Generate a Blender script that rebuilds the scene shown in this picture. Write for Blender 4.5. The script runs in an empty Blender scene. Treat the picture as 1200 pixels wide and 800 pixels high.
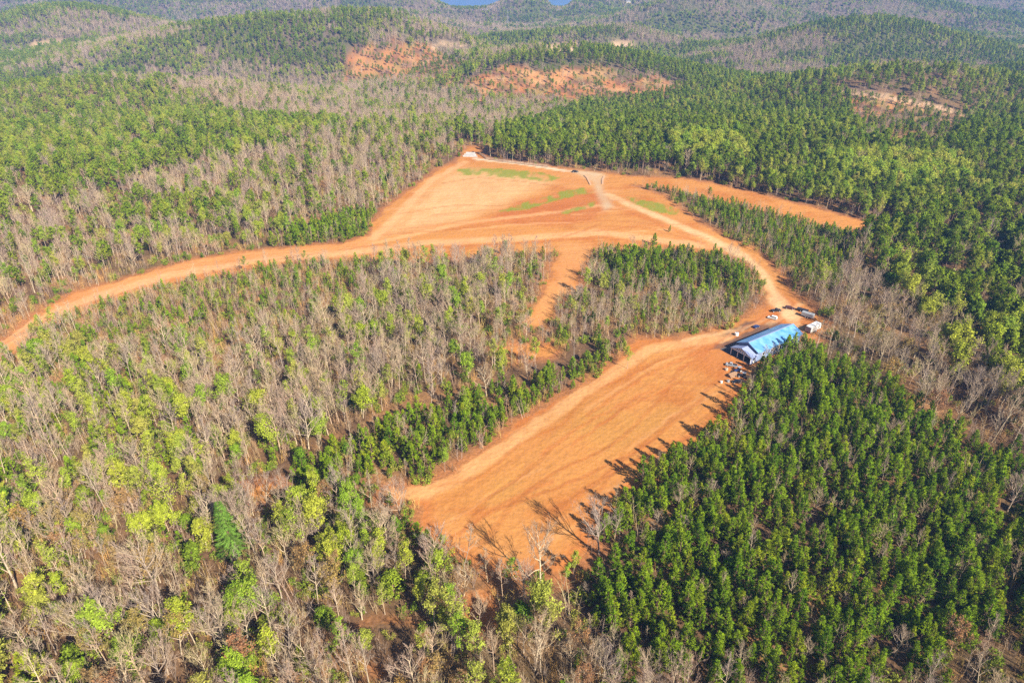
import bpy, math, random
import numpy as np
from mathutils import Vector, Matrix

random.seed(11)
rng = np.random.default_rng(7)
S = bpy.context.scene
C = S.collection
R = math.radians

# ------------------------------------------------------------------ camera
CAM_H, PITCH, FPX = 130.0, R(29.0), 800.0
cp, sp = math.cos(PITCH), math.sin(PITCH)

def project(x, y, z):
    """world -> photograph pixel (1200 x 800) and depth"""
    d = y * cp + (CAM_H - z) * sp
    v = (CAM_H - z) * cp - y * sp
    d = np.maximum(d, 1e-3)
    return 600 + FPX * x / d, 400 + FPX * v / d, d

# ------------------------------------------------------------------ noise
_tab = rng.random((256, 256))
def vnoise(x, y):
    x = np.asarray(x, float); y = np.asarray(y, float)
    xi = np.floor(x).astype(int); yi = np.floor(y).astype(int)
    fx = x - xi; fy = y - yi
    fx = fx * fx * (3 - 2 * fx); fy = fy * fy * (3 - 2 * fy)
    a = _tab[xi % 256, yi % 256]; b = _tab[(xi + 1) % 256, yi % 256]
    c = _tab[xi % 256, (yi + 1) % 256]; d = _tab[(xi + 1) % 256, (yi + 1) % 256]
    return (a * (1 - fx) + b * fx) * (1 - fy) + (c * (1 - fx) + d * fx) * fy
def fbm(x, y, o=4):
    s = 0; a = .5; t = 0
    for i in range(o):
        s = s + a * vnoise(x * 2 ** i + 17.3 * i, y * 2 ** i + 5.1 * i); t += a; a *= .5
    return s / t
def sstep(a, b, x):
    t = np.clip((x - a) / (b - a), 0, 1)
    return t * t * (3 - 2 * t)

# ------------------------------------------------------------------ terrain
HILLS = [  # x, y, sx, sy, height
    (70, 985, 230, 120, 66), (-175, 1180, 170, 110, 54), (430, 800, 200, 100, 46),
    (-430, 1230, 330, 110, 72), (640, 1330, 260, 110, 78), (230, 1480, 260, 90, 50),
    (-900, 1500, 400, 130, 80), (250, 560, 260, 130, 10), (-230, 620, 200, 120, 8), (-420, 800, 260, 90, 34), (820, 1000, 200, 100, 44),
    (900, 2100, 500, 160, 98), (-330, 1850, 330, 120, 66), (-250, 2350, 500, 160, 84), (-1300, 2400, 600, 200, 110), (480, 1900, 240, 110, 72),
    (420, 2550, 220, 130, 80), (1700, 2700, 500, 250, 110), (-900, 2950, 330, 160, 96), (900, 3050, 330, 160, 96), (1500, 3600, 600, 200, 110), (-1700, 3500, 700, 220, 110),
    (0, 385, 150, 60, 2.5), (-190, 190, 110, 60, -3), (-60, 215, 80, 30, -4),
]
def height(x, y):
    x = np.asarray(x, float); y = np.asarray(y, float)
    far = sstep(450, 1500, y)
    h = (fbm(x / 90 + 3, y / 90) - .5) * 3.2
    h = h + far * (fbm(x / 420 + 9, y / 260 + 4, 4) - .5) * 70 - 38 * sstep(480, 1050, y)
    h = h + sstep(1500, 3000, y) * (fbm(x / 900 + 2, y / 600 + 1, 4) - .52) * 100
    for (a, b, sx, sy, hh) in HILLS:
        h = h + hh * np.exp(-((x - a) / sx) ** 2 - ((y - b) / sy) ** 2)
    # flat pad for the barn
    p = np.clip(1.9 * np.exp(-(((x - 100) / 38) ** 2 + ((y - 228) / 28) ** 2)), 0, 1)
    h = h * (1 - p)
    # lake basin
    u = x / np.maximum(y, 1)
    v = np.maximum(np.exp(-((u - .0618) / .016) ** 4), np.exp(-((u + .058) / .05) ** 4)) * sstep(1100, 1400, y)
    lb = sstep(2480, 2640, y) * (1 - sstep(4300, 4600, y)) * (1 - sstep(500, 760, np.abs(x + 60)))
    h = h * (1 - lb) + lb * (-46 + 16 * sstep(.52, .66, fbm(x / 210, y / 330 + 7, 3)) * (1 - v))
    # valleys that open towards the lake
    v = v * (1 - sstep(2600, 2700, y))
    h = h * (1 - v) + v * np.minimum(h, CAM_H - .0475 * y - 19)
    # mountains far away
    h = h + sstep(4500, 7500, y) * (120 + 300 * fbm(x / 1900 + 5, y / 1700, 4))
    return h
LAKE_Z = -40.0

def at(px, py, lift=None):
    """point of the terrain seen at a photograph pixel (or at height LIFT)"""
    dx, dv = (px - 600) / FPX, (py - 400) / FPX
    d = np.array([dx, cp - dv * sp, -sp - dv * cp])
    if lift is not None:
        t = (lift - CAM_H) / d[2]
        return d[0] * t, d[1] * t
    t = np.concatenate([np.linspace(60, 900, 1700), np.linspace(901, 6000, 5000)])
    z = CAM_H + d[2] * t - height(d[0] * t, d[1] * t)
    i = np.argmax(z < 0) if (z < 0).any() else len(t) - 1
    return d[0] * t[i], d[1] * t[i]
def poly(px): return np.array([at(*p) for p in px])

def inside(P, x, y):
    r = np.zeros(x.shape, bool)
    n = len(P)
    for i in range(n):
        x1, y1 = P[i]; x2, y2 = P[(i + 1) % n]
        if y1 == y2: continue
        c = ((y1 > y) != (y2 > y)) & (x < (x2 - x1) * (y - y1) / (y2 - y1) + x1)
        r ^= c
    return r
def dist_line(P, x, y, closed=False):
    d = np.full(x.shape, 1e9)
    n = len(P)
    for i in range(n if closed else n - 1):
        a = P[i]; b = P[(i + 1) % n]; e = b - a
        t = np.clip(((x - a[0]) * e[0] + (y - a[1]) * e[1]) / max(e @ e, 1e-9), 0, 1)
        d = np.minimum(d, np.hypot(x - a[0] - t * e[0], y - a[1] - t * e[1]))
    return d
def sd(P, x, y, pad=25):
    """signed distance, positive inside; -pad outside the padded box"""
    out = np.full(x.shape, -float(pad))
    lo = P.min(0) - pad; hi = P.max(0) + pad
    m = (x > lo[0]) & (x < hi[0]) & (y > lo[1]) & (y < hi[1])
    if m.any():
        xx, yy = x[m], y[m]
        dd = dist_line(P, xx, yy, True)
        out[m] = np.where(inside(P, xx, yy), dd, -np.minimum(dd, pad))
    return out

# ------------------------------------------------------------------ plan of the place, surveyed from the photograph
FIELD = poly([(745,397),(800,398),(850,392),(880,420),(876,455),(858,484),(832,507),(792,532),(752,562),(712,600),(694,634),(678,660),(655,674),(612,676),(580,670),(550,657),(520,644),(500,630),(488,612),(492,594),(470,586),(445,583),(440,577),(500,571),(532,554),(562,534),(592,509),(622,487),(662,464),(692,447),(717,429),(735,410)])
YARD = poly([(790,399),(850,387),(885,369),(898,357),(900,344),(935,348),(952,364),(968,384),(960,394),(948,396),(915,411),(890,427),(874,450),(855,470),(830,440)])
UPPER = poly([(432,290),(437,262),(455,242),(482,222),(512,200),(535,190),(542,183),(548,172),(562,173),(568,186),(600,190),(660,198),(700,202),(745,208),(765,213),(738,218),(748,221),(775,228),(797,246),(820,262),(850,278),(880,292),(899,306),(914,324),(928,346),(938,356),(900,358),(897,340),(888,320),(872,305),(850,298),(800,294),(740,291),(700,293),(655,293),(640,297),(600,297),(560,301),(500,304),(440,304)])
ARM = poly([(440,304),(400,303),(350,307),(300,313),(250,323),(200,333),(150,346),(110,358),(82,370),(60,380),(40,394),(16,415),(-40,440),(-40,420),(4,399),(34,377),(60,357),(90,343),(150,326),(200,312),(240,303),(270,297),(330,291),(400,286),(433,276)])
STRIP = poly([(740,207),(790,209),(835,215),(880,226),(940,241),(1000,256),(1034,267),(1016,276),(985,269),(940,258),(890,246),(840,235),(800,225),(770,219),(745,216)])
GAP = poly([(652,285),(698,285),(692,300),(678,318),(674,340),(657,350),(645,368),(640,382),(622,384),(617,378),(630,358),(641,335),(648,315),(654,300)])
PATCH = poly([(588,405),(646,405),(650,413),(638,419),(602,419),(588,413)])
PATCH2 = poly([(288,571),(324,571),(324,588),(288,590)])
BARE1 = poly([(410,735),(465,718),(520,742),(516,795),(470,812),(425,800)])
BARE2 = poly([(530,690),(585,690),(590,745),(545,745)])
HILL1 = poly([(533,100),(570,84),(620,78),(700,79),(770,90),(808,101),(780,118),(700,126),(640,122),(570,116)])
HILL2 = poly([(400,92),(408,65),(430,57),(480,55),(530,68),(548,80),(520,97),(450,101)])
HILL3 = poly([(994,110),(1060,114),(1118,127),(1138,152),(1110,176),(1050,182),(1000,163)])
HILLTRK = poly([(985,106),(1040,112),(1100,124),(1180,142),(1180,146),(1100,129),(1040,116),(985,110)])
FAR1 = poly([(28,56),(60,50),(95,46),(95,50),(60,55),(33,59)])
FAR2 = poly([(506,52),(545,52),(548,57),(506,57)])
FAR3 = poly([(640,56),(676,55),(676,61),(640,61)])
FAR4 = poly([(895,92),(946,87),(946,93),(896,97)])
FAR5 = poly([(715,52),(770,50),(780,55),(720,57)])
SOIL = [FIELD, YARD, UPPER, ARM, STRIP, GAP, PATCH, PATCH2]
ROUGH = [HILL1, HILL2, HILL3]
FARBARE = [HILLTRK, FAR1, FAR2, FAR3, FAR4, FAR5]
GRASS = [poly(p) for p in (
    [(536,198),(580,197),(640,203),(657,209),(640,213),(590,208),(540,205)],
    [(580,249),(620,236),(660,224),(692,219),(694,226),(650,236),(615,246)],
    [(650,250),(675,243),(697,236),(694,243),(668,250)],
    [(733,231),(752,234),(775,239),(798,247),(790,251),(762,247),(745,240)])]
GRAVEL = poly([(668,200),(705,203),(709,206),(704,212),(705,222),(717,242),(709,246),(701,228),(695,213),(682,206)])
TRK_MAIN = poly([(712,228),(740,241),(770,253),(800,266),(840,284),(872,301),(893,322),(905,343),(918,360),(930,372)])
TRK_TOP = poly([(556,186),(600,191),(660,200),(700,205)])
TRK_FIELD = poly([(850,396),(800,402),(760,411),(730,428),(690,455),(640,489),(590,525),(540,556),(500,577),(450,581)])
TRK_ARM = poly([(860,292),(780,282),(700,272),(600,280),(500,285),(420,295),(300,306),(200,322),(110,349),(60,368),(0,404)])
TRK_UP = poly([(437,280),(470,250),(505,212),(545,190)])
TRK_MID = poly([(440,285),(540,262),(640,250),(700,241),(725,243)])

def soil_sd(x, y):
    s = np.full(x.shape, -25.0)
    for P in SOIL: s = np.maximum(s, sd(P, x, y))
    return s

# ------------------------------------------------------------------ materials
def mat(name, rough=.9):
    m = bpy.data.materials.new(name); m.use_nodes = True
    nt = m.node_tree; b = nt.nodes['Principled BSDF']
    b.inputs['Roughness'].default_value = rough
    b.inputs['Specular IOR Level'].default_value = .15
    return m, nt, b
def N(nt, t, **kw):
    n = nt.nodes.new(t)
    for k, v in kw.items(): setattr(n, k, v)
    return n
def plain(name, col, rough=.6, spec=.3, metal=0, var=.12, scale=3.0):
    """a colour with a little procedural wear"""
    m, nt, b = mat(name, rough)
    b.inputs['Specular IOR Level'].default_value = spec
    b.inputs['Metallic'].default_value = metal
    tc = N(nt, 'ShaderNodeTexCoord'); nz = N(nt, 'ShaderNodeTexNoise')
    nz.inputs['Scale'].default_value = scale; nz.inputs['Detail'].default_value = 5
    nt.links.new(tc.outputs['Object'], nz.inputs['Vector'])
    r = N(nt, 'ShaderNodeValToRGB')
    r.color_ramp.elements[0].position = .3; r.color_ramp.elements[1].position = .7
    r.color_ramp.elements[0].color = (*[c * (1 - var) for c in col], 1)
    r.color_ramp.elements[1].color = (*[min(1, c * (1 + var)) for c in col], 1)
    nt.links.new(nz.outputs['Fac'], r.inputs['Fac'])
    nt.links.new(r.outputs['Color'], b.inputs['Base Color'])
    return m

def leaf_mat(name, cols, transl=.25, tint=.45, puff=0):
    """foliage: one of COLS per tree (blended), varied leaf by leaf by the mesh's tint attribute"""
    m = bpy.data.materials.new(name); m.use_nodes = True
    nt = m.node_tree; nt.nodes.clear()
    out = N(nt, 'ShaderNodeOutputMaterial')
    oi = N(nt, 'ShaderNodeObjectInfo')
    r = N(nt, 'ShaderNodeValToRGB')
    el = r.color_ramp.elements
    while len(el) < len(cols): el.new(.5)
    for i, c in enumerate(cols):
        el[i].position = i / max(1, len(cols) - 1); el[i].color = (*c, 1)
    nt.links.new(oi.outputs['Random'], r.inputs['Fac'])
    a = N(nt, 'ShaderNodeAttribute', attribute_name='tint')
    mr = N(nt, 'ShaderNodeMapRange')
    mr.inputs['To Min'].default_value = 1 - tint; mr.inputs['To Max'].default_value = 1 + tint
    nt.links.new(a.outputs['Fac'], mr.inputs['Value'])
    mx = N(nt, 'ShaderNodeVectorMath', operation='SCALE')
    nt.links.new(r.outputs['Color'], mx.inputs[0]); nt.links.new(mr.outputs['Result'], mx.inputs['Scale'])
    d = N(nt, 'ShaderNodeBsdfDiffuse'); nt.links.new(mx.outputs[0], d.inputs['Color'])
    if puff:   # sprays of needles or leaves face outward from their crown
        pa = N(nt, 'ShaderNodeAttribute', attribute_name='facing')
        vt = N(nt, 'ShaderNodeVectorTransform', vector_type='NORMAL', convert_from='OBJECT', convert_to='WORLD')
        nt.links.new(pa.outputs['Vector'], vt.inputs[0])
        ge = N(nt, 'ShaderNodeNewGeometry')
        v1 = N(nt, 'ShaderNodeVectorMath', operation='SCALE'); v1.inputs['Scale'].default_value = 1 - puff
        v2 = N(nt, 'ShaderNodeVectorMath', operation='SCALE'); v2.inputs['Scale'].default_value = puff
        nt.links.new(ge.outputs['Normal'], v1.inputs[0]); nt.links.new(vt.outputs[0], v2.inputs[0])
        va = N(nt, 'ShaderNodeVectorMath', operation='ADD'); nt.links.new(v1.outputs[0], va.inputs[0]); nt.links.new(v2.outputs[0], va.inputs[1])
        vn = N(nt, 'ShaderNodeVectorMath', operation='NORMALIZE'); nt.links.new(va.outputs[0], vn.inputs[0])
        nt.links.new(vn.outputs[0], d.inputs['Normal'])
    if transl > 0:
        t = N(nt, 'ShaderNodeBsdfTranslucent'); nt.links.new(mx.outputs[0], t.inputs['Color'])
        ms = N(nt, 'ShaderNodeMixShader'); ms.inputs[0].default_value = transl
        nt.links.new(d.outputs[0], ms.inputs[1]); nt.links.new(t.outputs[0], ms.inputs[2])
        nt.links.new(ms.outputs[0], out.inputs['Surface'])
    else:
        nt.links.new(d.outputs[0], out.inputs['Surface'])
    return m

M = {}
M['needle'] = leaf_mat('pine_needles', [(.150,.275,.014), (.275,.385,.018), (.195,.320,.016), (.345,.400,.022)], .38, .3, .65)
M['needle_tall'] = leaf_mat('tall_pine_needles', [(.145,.245,.018), (.26,.335,.022), (.19,.285,.02), (.265,.305,.026)], .38, .3, .65)
M['spruce'] = leaf_mat('spruce_needles', [(.12,.225,.032), (.12,.225,.032)], .25, .4, .55)
M['lime'] = leaf_mat('spring_leaves', [(.31,.385,.03), (.38,.40,.05), (.24,.37,.03), (.39,.365,.075)], .4, .35, .55)
M['russet'] = leaf_mat('russet_buds', [(.33,.20,.06), (.30,.25,.07), (.29,.14,.07), (.34,.27,.10)], .3, .3)
M['ever'] = leaf_mat('evergreen_leaves', [(.10,.185,.015), (.19,.24,.02), (.14,.205,.02)], .25, .4, .65)
M['bark'] = leaf_mat('pine_bark', [(.17,.105,.075), (.22,.15,.11)], 0, .3)
M['pale'] = leaf_mat('pale_bark', [(.36,.28,.205), (.46,.37,.25), (.28,.225,.185), (.42,.30,.205)], 0, .3)
M['twig'] = leaf_mat('bare_twigs', [(.33,.245,.185), (.42,.32,.205), (.30,.235,.205), (.40,.275,.20), (.39,.33,.17)], .15, .3)
M['brush'] = leaf_mat('dry_brush', [(.36,.24,.11), (.28,.18,.11), (.42,.24,.08), (.30,.27,.08)], .1, .4)
M['shrub'] = leaf_mat('shrub_leaves', [(.14,.22,.02), (.22,.26,.03), (.27,.26,.05)], .25, .4)

# ------------------------------------------------------------------ mesh buffers
def facing(v, f):
    """outward direction of every face of a crown (an ellipsoid's normal, a little upward)"""
    v = np.array(v); c = np.array([v[list(q)].mean(0) for q in f])
    lo, hi = np.percentile(c, 2, axis=0), np.percentile(c, 98, axis=0)
    m, s_ = (lo + hi) / 2, np.maximum((hi - lo) / 2, .3)
    k = s_.copy(); k[:2] = s_[:2].mean()
    n = (c - m) / k; n[:, 2] = n[:, 2] * .55 + .45
    # each bough tilts a little of its own
    g = np.floor(c / 1.1).astype(int)
    j = np.stack([_tab[(g[:, 0] * 7 + g[:, 2] * 3 + a) % 256, (g[:, 1] * 11 + a * 5) % 256] for a in (0, 40, 90)], 1) - .5
    n = n + j * 1.1
    return n / np.maximum(np.linalg.norm(n, axis=1, keepdims=True), 1e-6)
class Buf:
    def __init__(s): s.v = []; s.f = []; s.t = []
    def tube(s, pts, rad, n, tint):
        """tapered tube along PTS"""
        b = len(s.v)
        for i, p in enumerate(pts):
            d = (pts[min(i + 1, len(pts) - 1)] - pts[max(i - 1, 0)]).normalized()
            u = d.cross(Vector((.31, .95, .12)))
            if u.length < 1e-3: u = d.cross(Vector((1, 0, 0)))
            u.normalize(); w = d.cross(u)
            for k in range(n):
                a = 2 * math.pi * k / n
                q = p + (u * math.cos(a) + w * math.sin(a)) * rad[i]
                s.v.append(q[:])
        for i in range(len(pts) - 1):
            for k in range(n):
                s.f.append((b + i * n + k, b + i * n + (k + 1) % n, b + (i + 1) * n + (k + 1) % n, b + (i + 1) * n + k))
                s.t.append(tint)
    def blade(s, p, d, L, w, tint, side=None):
        """one thin leaf or twig triangle"""
        u = side if side is not None else Vector((random.gauss(0, 1), random.gauss(0, 1), random.gauss(0, 1)))
        u = d.cross(u)
        if u.length < 1e-4: return
        u = u.normalized() * (w / 2)
        b = len(s.v)
        e = p + d * L
        s.v += [(p - u)[:], (p + u)[:], e[:]]
        s.f.append((b, b + 1, b + 2)); s.t.append(tint)
    def leaf(s, p, r, tint):
        """a small four-cornered leaf spray"""
        a = Vector((random.gauss(0, 1), random.gauss(0, 1), random.gauss(0, .7) )).normalized()
        c = a.cross(Vector((random.gauss(0, 1), random.gauss(0, 1), random.gauss(0, 1)))).normalized()
        b = len(s.v)
        for q in (p - a * r, p + c * r * .6, p + a * r, p - c * r * .6): s.v.append(q[:])
        s.f.append((b, b + 1, b + 2, b + 3)); s.t.append(tint)
    def mesh(s, name, m):
        me = bpy.data.meshes.new(name)
        me.from_pydata(s.v, [], s.f)
        a = me.attributes.new('tint', 'FLOAT', 'FACE'); a.data.foreach_set('value', s.t)
        a = me.attributes.new('facing', 'FLOAT_VECTOR', 'FACE'); a.data.foreach_set('vector', facing(s.v, s.f).ravel().astype(np.float32))
        me.materials.append(m); me.update()
        return me
def join_mesh(name, bufs):
    """the same tree as one mesh, for the woods that are built as one mass"""
    v, f, t, mi, ms, fc = [], [], [], [], [], []
    for k, (b, m) in enumerate(bufs):
        o = len(v); v += b.v; f += [tuple(i + o for i in q) for q in b.f]; t += b.t; mi += [k] * len(b.f); ms.append(m); fc.append(facing(b.v, b.f))
    me = bpy.data.meshes.new(name); me.from_pydata(v, [], f)
    a = me.attributes.new('tint', 'FLOAT', 'FACE'); a.data.foreach_set('value', t)
    a = me.attributes.new('facing', 'FLOAT_VECTOR', 'FACE'); a.data.foreach_set('vector', np.concatenate(fc).ravel().astype(np.float32))
    for m in ms: me.materials.append(m)
    me.polygons.foreach_set('material_index', mi); me.update()
    return me

def rv(s=1.0): return Vector((random.gauss(0, s), random.gauss(0, s), random.gauss(0, s)))
def path(p, d, L, n, bend, up=0.0):
    pts = [p.copy()]; d = d.normalized()
    for i in range(n):
        d = (d + rv(bend) + Vector((0, 0, up))).normalized()
        pts.append(pts[-1] + d * (L / n))
    return pts
def onpath(pts, t):
    k = t * (len(pts) - 1); i = min(int(k), len(pts) - 2)
    return pts[i].lerp(pts[i + 1], k - i), (pts[i + 1] - pts[i]).normalized()
def aim(az, el): return Vector((math.cos(az) * math.cos(el), math.sin(az) * math.cos(el), math.sin(el)))

def hardwood(H, fork, spread, nl, tr, twigs=5, leaf=None, leaf_n=0, leaf_r=.3, leaf_lo=.0, el0=.9, straight=False):
    """deciduous tree: trunk and limbs in one buffer, twigs (and buds) in two others"""
    tk, tw, lf = Buf(), Buf(), Buf()
    trunk = path(Vector((0, 0, -.3)), Vector((random.gauss(0, .05), random.gauss(0, .05), 1)), H * (.93 if straight else .78), 7, .035, .05)
    rad = [tr * (1 - .82 * i / 7) * (1.25 if i == 0 else 1) for i in range(8)]
    tk.tube(trunk, rad, 6, .6)
    tips = []
    az = random.random() * 6.28
    for k in range(nl):
        t = fork + (1 - fork) * ((k + .5) / nl) ** .9
        p, d = onpath(trunk, min(t, .995))
        az += 2.4 + random.gauss(0, .35)
        rel = (k + .5) / nl
        L = spread * (1.05 - .55 * rel) * random.uniform(.75, 1.2)
        el = el0 * (.74 + .46 * rel) + random.gauss(0, .12)
        limb = path(p, aim(az, el), L, 5, .13, .09)
        r0 = tr * (.48 - .24 * rel)
        tk.tube(limb, [r0 * (1 - .8 * i / 5) for i in range(6)], 4, .65)
        for j in range(8):
            t2 = .2 + .8 * (j + random.random()) / 8
            q, e = onpath(limb, min(t2, .99))
            dd = (e * .8 + rv(.36) + Vector((0, 0, .32))).normalized()
            L2 = L * random.uniform(.28, .5) * (1.15 - .4 * t2)
            br = path(q, dd, L2, 3, .16, .07)
            r1 = r0 * .36
            tw.tube(br, [r1, r1 * .75, r1 * .5, r1 * .22], 3, random.random())
            for i in range(twigs):
                s, f = onpath(br, min(.99, .2 + .8 * random.random()))
                d3 = (f * .85 + rv(.26) + Vector((0, 0, .28))).normalized()
                L3 = L2 * random.uniform(.35, .75)
                tt = random.random()
                tw.blade(s, d3, L3, max(.055, r1 * .55), tt)
                for _ in range(2):
                    tw.blade(s + d3 * L3 * random.uniform(.2, .8), (d3 + rv(.28)).normalized(), L3 * .7, .042, tt)
                tips.append((s + d3 * L3 * .8, tt))
    if leaf_n:
        zlo = H * leaf_lo
        tips = [q for q in tips if q[0].z > zlo] or tips
        for _ in range(leaf_n):
            q, tt = random.choice(tips)
            lf.leaf(q + rv(leaf_r * 1.5), leaf_r * random.uniform(.6, 1.3), min(1, max(0, tt + random.gauss(0, .2))))
    return tk, tw, lf

def tuft(b, p, d, L, n, w, tint):
    for _ in range(n):
        b.blade(p, (d + rv(.48)).normalized(), L * random.uniform(.7, 1.25), w, min(1, max(0, tint + random.gauss(0, .14))))

def young_pine(H, spread, dens=1.0):
    tk, nd = Buf(), Buf()
    trunk = path(Vector((0, 0, -.3)), Vector((0, 0, 1)), H, 6, .02, .05)
    tk.tube(trunk, [.15 * (1 - .9 * i / 6) for i in range(7)], 5, .5)
    z = .10; az = 0
    while z < .97:
        rel = (z - .1) / .87
        prof = spread * (1 - rel) ** .95 * (.72 + .28 * min(1, rel * 6)) + .25
        p, d = onpath(trunk, z)
        for k in range(random.choice((5, 5, 6))):
            if random.random() > dens: continue
            az += 1.2 + random.gauss(0, .3)
            L = prof * random.uniform(.65, 1.2)
            br = path(p, aim(az, .18 + .7 * rel + random.gauss(0, .1)), L, 3, .1, .14)
            tk.tube([br[0], br[-1]], [.035, .012], 3, .4)
            tint = random.random()
            nt = max(2, int(L / .38))
            for j in range(nt):
                q, e = onpath(br, min(.995, .3 + .7 * (j + 1) / nt))
                tuft(nd, q + rv(.08), (e + Vector((0, 0, .35))).normalized(), .66, 8, .19, tint)
        z += random.uniform(.052, .075)
    tuft(nd, trunk[-1] - Vector((0, 0, .4)), Vector((0, 0, 1)), .9, 12, .16, .8)
    return tk, nd

def tall_pine(H, crown, base=.5):
    """grown pine: bare stem, rounded clumps of needles on the upper part"""
    tk, nd = Buf(), Buf()
    trunk = path(Vector((0, 0, -.3)), Vector((random.gauss(0, .02), random.gauss(0, .02), 1)), H * .97, 7, .02, .05)
    tk.tube(trunk, [.24 * (1 - .8 * i / 7) for i in range(8)], 6, .55)
    n = 24; az = 0
    for k in range(n):
        rel = (k + .5) / n
        p, d = onpath(trunk, base + (1 - base) * rel * .99)
        az += 2.4 + random.gauss(0, .3)
        L = crown * math.sin(math.pi * (.22 + .70 * rel)) * random.uniform(.6, 1.15) + .4
        br = path(p, aim(az, .15 + .75 * rel + random.gauss(0, .12)), L, 4, .12, .1)
        tk.tube(br, [.07, .055, .04, .03, .02], 3, .5)
        for j in range(5):
            q, e = onpath(br, min(.99, .4 + .6 * (j + random.random()) / 5))
            q = q + rv(.28); tint = random.random()
            for _ in range(2):
                tuft(nd, q + rv(.3), (rv(.4) + Vector((0, 0, .7)) + e * .4).normalized(), .8, 8, .3, tint)
    tuft(nd, trunk[-1], Vector((0, 0, 1)), .8, 14, .16, .7)
    return tk, nd

def spruce(H, spread):
    tk, nd = Buf(), Buf()
    trunk = path(Vector((0, 0, -.3)), Vector((0, 0, 1)), H, 6, .01, .05)
    tk.tube(trunk, [.3 * (1 - .92 * i / 6) for i in range(7)], 6, .4)
    az = 0
    for k in range(26):
        rel = k / 26
        p, d = onpath(trunk, .08 + .9 * rel)
        prof = spread * (1 - rel) ** .9 + .3
        for j in range(9):
            az += .7 + random.gauss(0, .2)
            L = prof * random.uniform(.8, 1.12)
            br = path(p, aim(az, -.12 + .3 * rel + random.gauss(0, .06)), L, 4, .04, .02)
            tk.tube([br[0], br[-1]], [.04, .012], 3, .4)
            tint = random.random()
            nt = max(3, int(L / .3))
            for i in range(nt):
                q, e = onpath(br, min(.995, .2 + .8 * (i + 1) / nt))
                side = e.cross(Vector((0, 0, 1)))
                for s in (-1, 1):
                    nd.blade(q, (e * .6 + side * s * .8 + Vector((0, 0, -.15)) + rv(.12)).normalized(), .7 * random.uniform(.7, 1.2), .2, tint, Vector((0, 0, 1)) + rv(.3))
                nd.blade(q, (e + rv(.2)).normalized(), .6, .2, tint, Vector((0, 0, 1)) + rv(.3))
    return tk, nd

def round_evergreen(H, W):
    tk, lf = Buf(), Buf()
    trunk = path(Vector((0, 0, -.3)), Vector((0, 0, 1)), H * .8, 5, .04, .05)
    tk.tube(trunk, [.2 * (1 - .7 * i / 5) for i in range(6)], 5, .5)
    for k in range(34):
        rel = (k + .5) / 34
        p, d = onpath(trunk, .15 + .84 * rel)
        L = W * math.sin(math.pi * (.25 + .62 * rel)) * random.uniform(.65, 1.1)
        br = path(p, aim(k * 2.4 + random.gauss(0, .3), .1 + .9 * rel), L, 3, .1, .1)
        tk.tube([br[0], br[-1]], [.05, .015], 3, .4)
        for j in range(7):
            q, e = onpath(br, min(.99, .35 + .65 * (j + random.random()) / 7)); tint = random.random()
            for _ in range(7): lf.leaf(q + rv(.32), random.uniform(.18, .36), min(1, max(0, tint + random.gauss(0, .15))))
    return tk, lf

def brush(H, n, green=0):
    tw, lf = Buf(), Buf()
    for _ in range(n):
        p = Vector((random.gauss(0, .7), random.gauss(0, .7), -.1))
        st = path(p, Vector((random.gauss(0, .16), random.gauss(0, .16), 1)), H * random.uniform(.5, 1.1), 3, .06, .02)
        tt = random.random()
        tw.tube(st, [.05, .04, .03, .012], 3, tt)
        for k in range(12):
            q, e = onpath(st, .3 + .7 * random.random() * .98)
            tw.blade(q, (e * .5 + rv(.5) + Vector((0, 0, .3))).normalized(), H * random.uniform(.18, .36), .05, tt)
            if green:
                for _ in range(green): lf.leaf(q + rv(.3), random.uniform(.12, .26), random.random())
    return tw, lf

# ------------------------------------------------------------------ prototypes: kind -> list of (trunk mesh, crown mesh, joined object)
protos = {}
def proto(kind, name, bufs):
    """BUFS: [(part name, Buf, material)]; the first is the trunk, the rest make the crown"""
    bufs = [(n, b, m) for n, b, m in bufs if b.f]
    parts = []
    for n, b, m in bufs:
        parts.append((n, b.mesh(name + '_' + n, m)))
    j = bpy.data.objects.new(name + '_mass', join_mesh(name + '_mass', [(b, m) for n, b, m in bufs]))
    protos.setdefault(kind, []).append((parts, j))
for i in range(8):
    t, n = young_pine(random.uniform(8.5, 11.5), (2.0, 3.2, 2.6, 3.0, 2.3, 3.4, 2.8, 2.5)[i], (1, .8, .9, .95, .75, .7, 1, .85)[i])
    proto('P', 'pine', [('trunk', t, M['bark']), ('crown', n, M['needle'])])
for i in range(4):
    t, n = tall_pine(random.uniform(16, 18), random.uniform(2.9, 3.7), random.uniform(.42, .55))
    proto('T', 'tall_pine', [('trunk', t, M['bark']), ('crown', n, M['needle_tall'])])
for i in range(4):
    t, w, l = hardwood(random.uniform(16, 19), .22, random.uniform(6.2, 7.8), 14, .23, 5, el0=.88)
    proto('B', 'bare', [('trunk', t, M['pale']), ('crown', w, M['twig'])])
for i in range(4):
    t, w, l = hardwood(random.uniform(18, 20), .42, random.uniform(3.4, 4.6), 12, .165, 5, el0=1.05, straight=True)
    proto('S', 'slender', [('trunk', t, M['pale']), ('crown', w, M['twig'])])
for i in range(4):
    t, w, l = hardwood(random.uniform(15, 18), .38, random.uniform(2.8, 4.2), 11, .15, 4, leaf=1, leaf_n=1500 if i else 800, leaf_r=.25, leaf_lo=.3, el0=.95, straight=True)
    proto('L', 'leafing', [('trunk', t, M['pale']), ('twigs', w, M['twig']), ('crown', l, M['lime'])])
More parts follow.
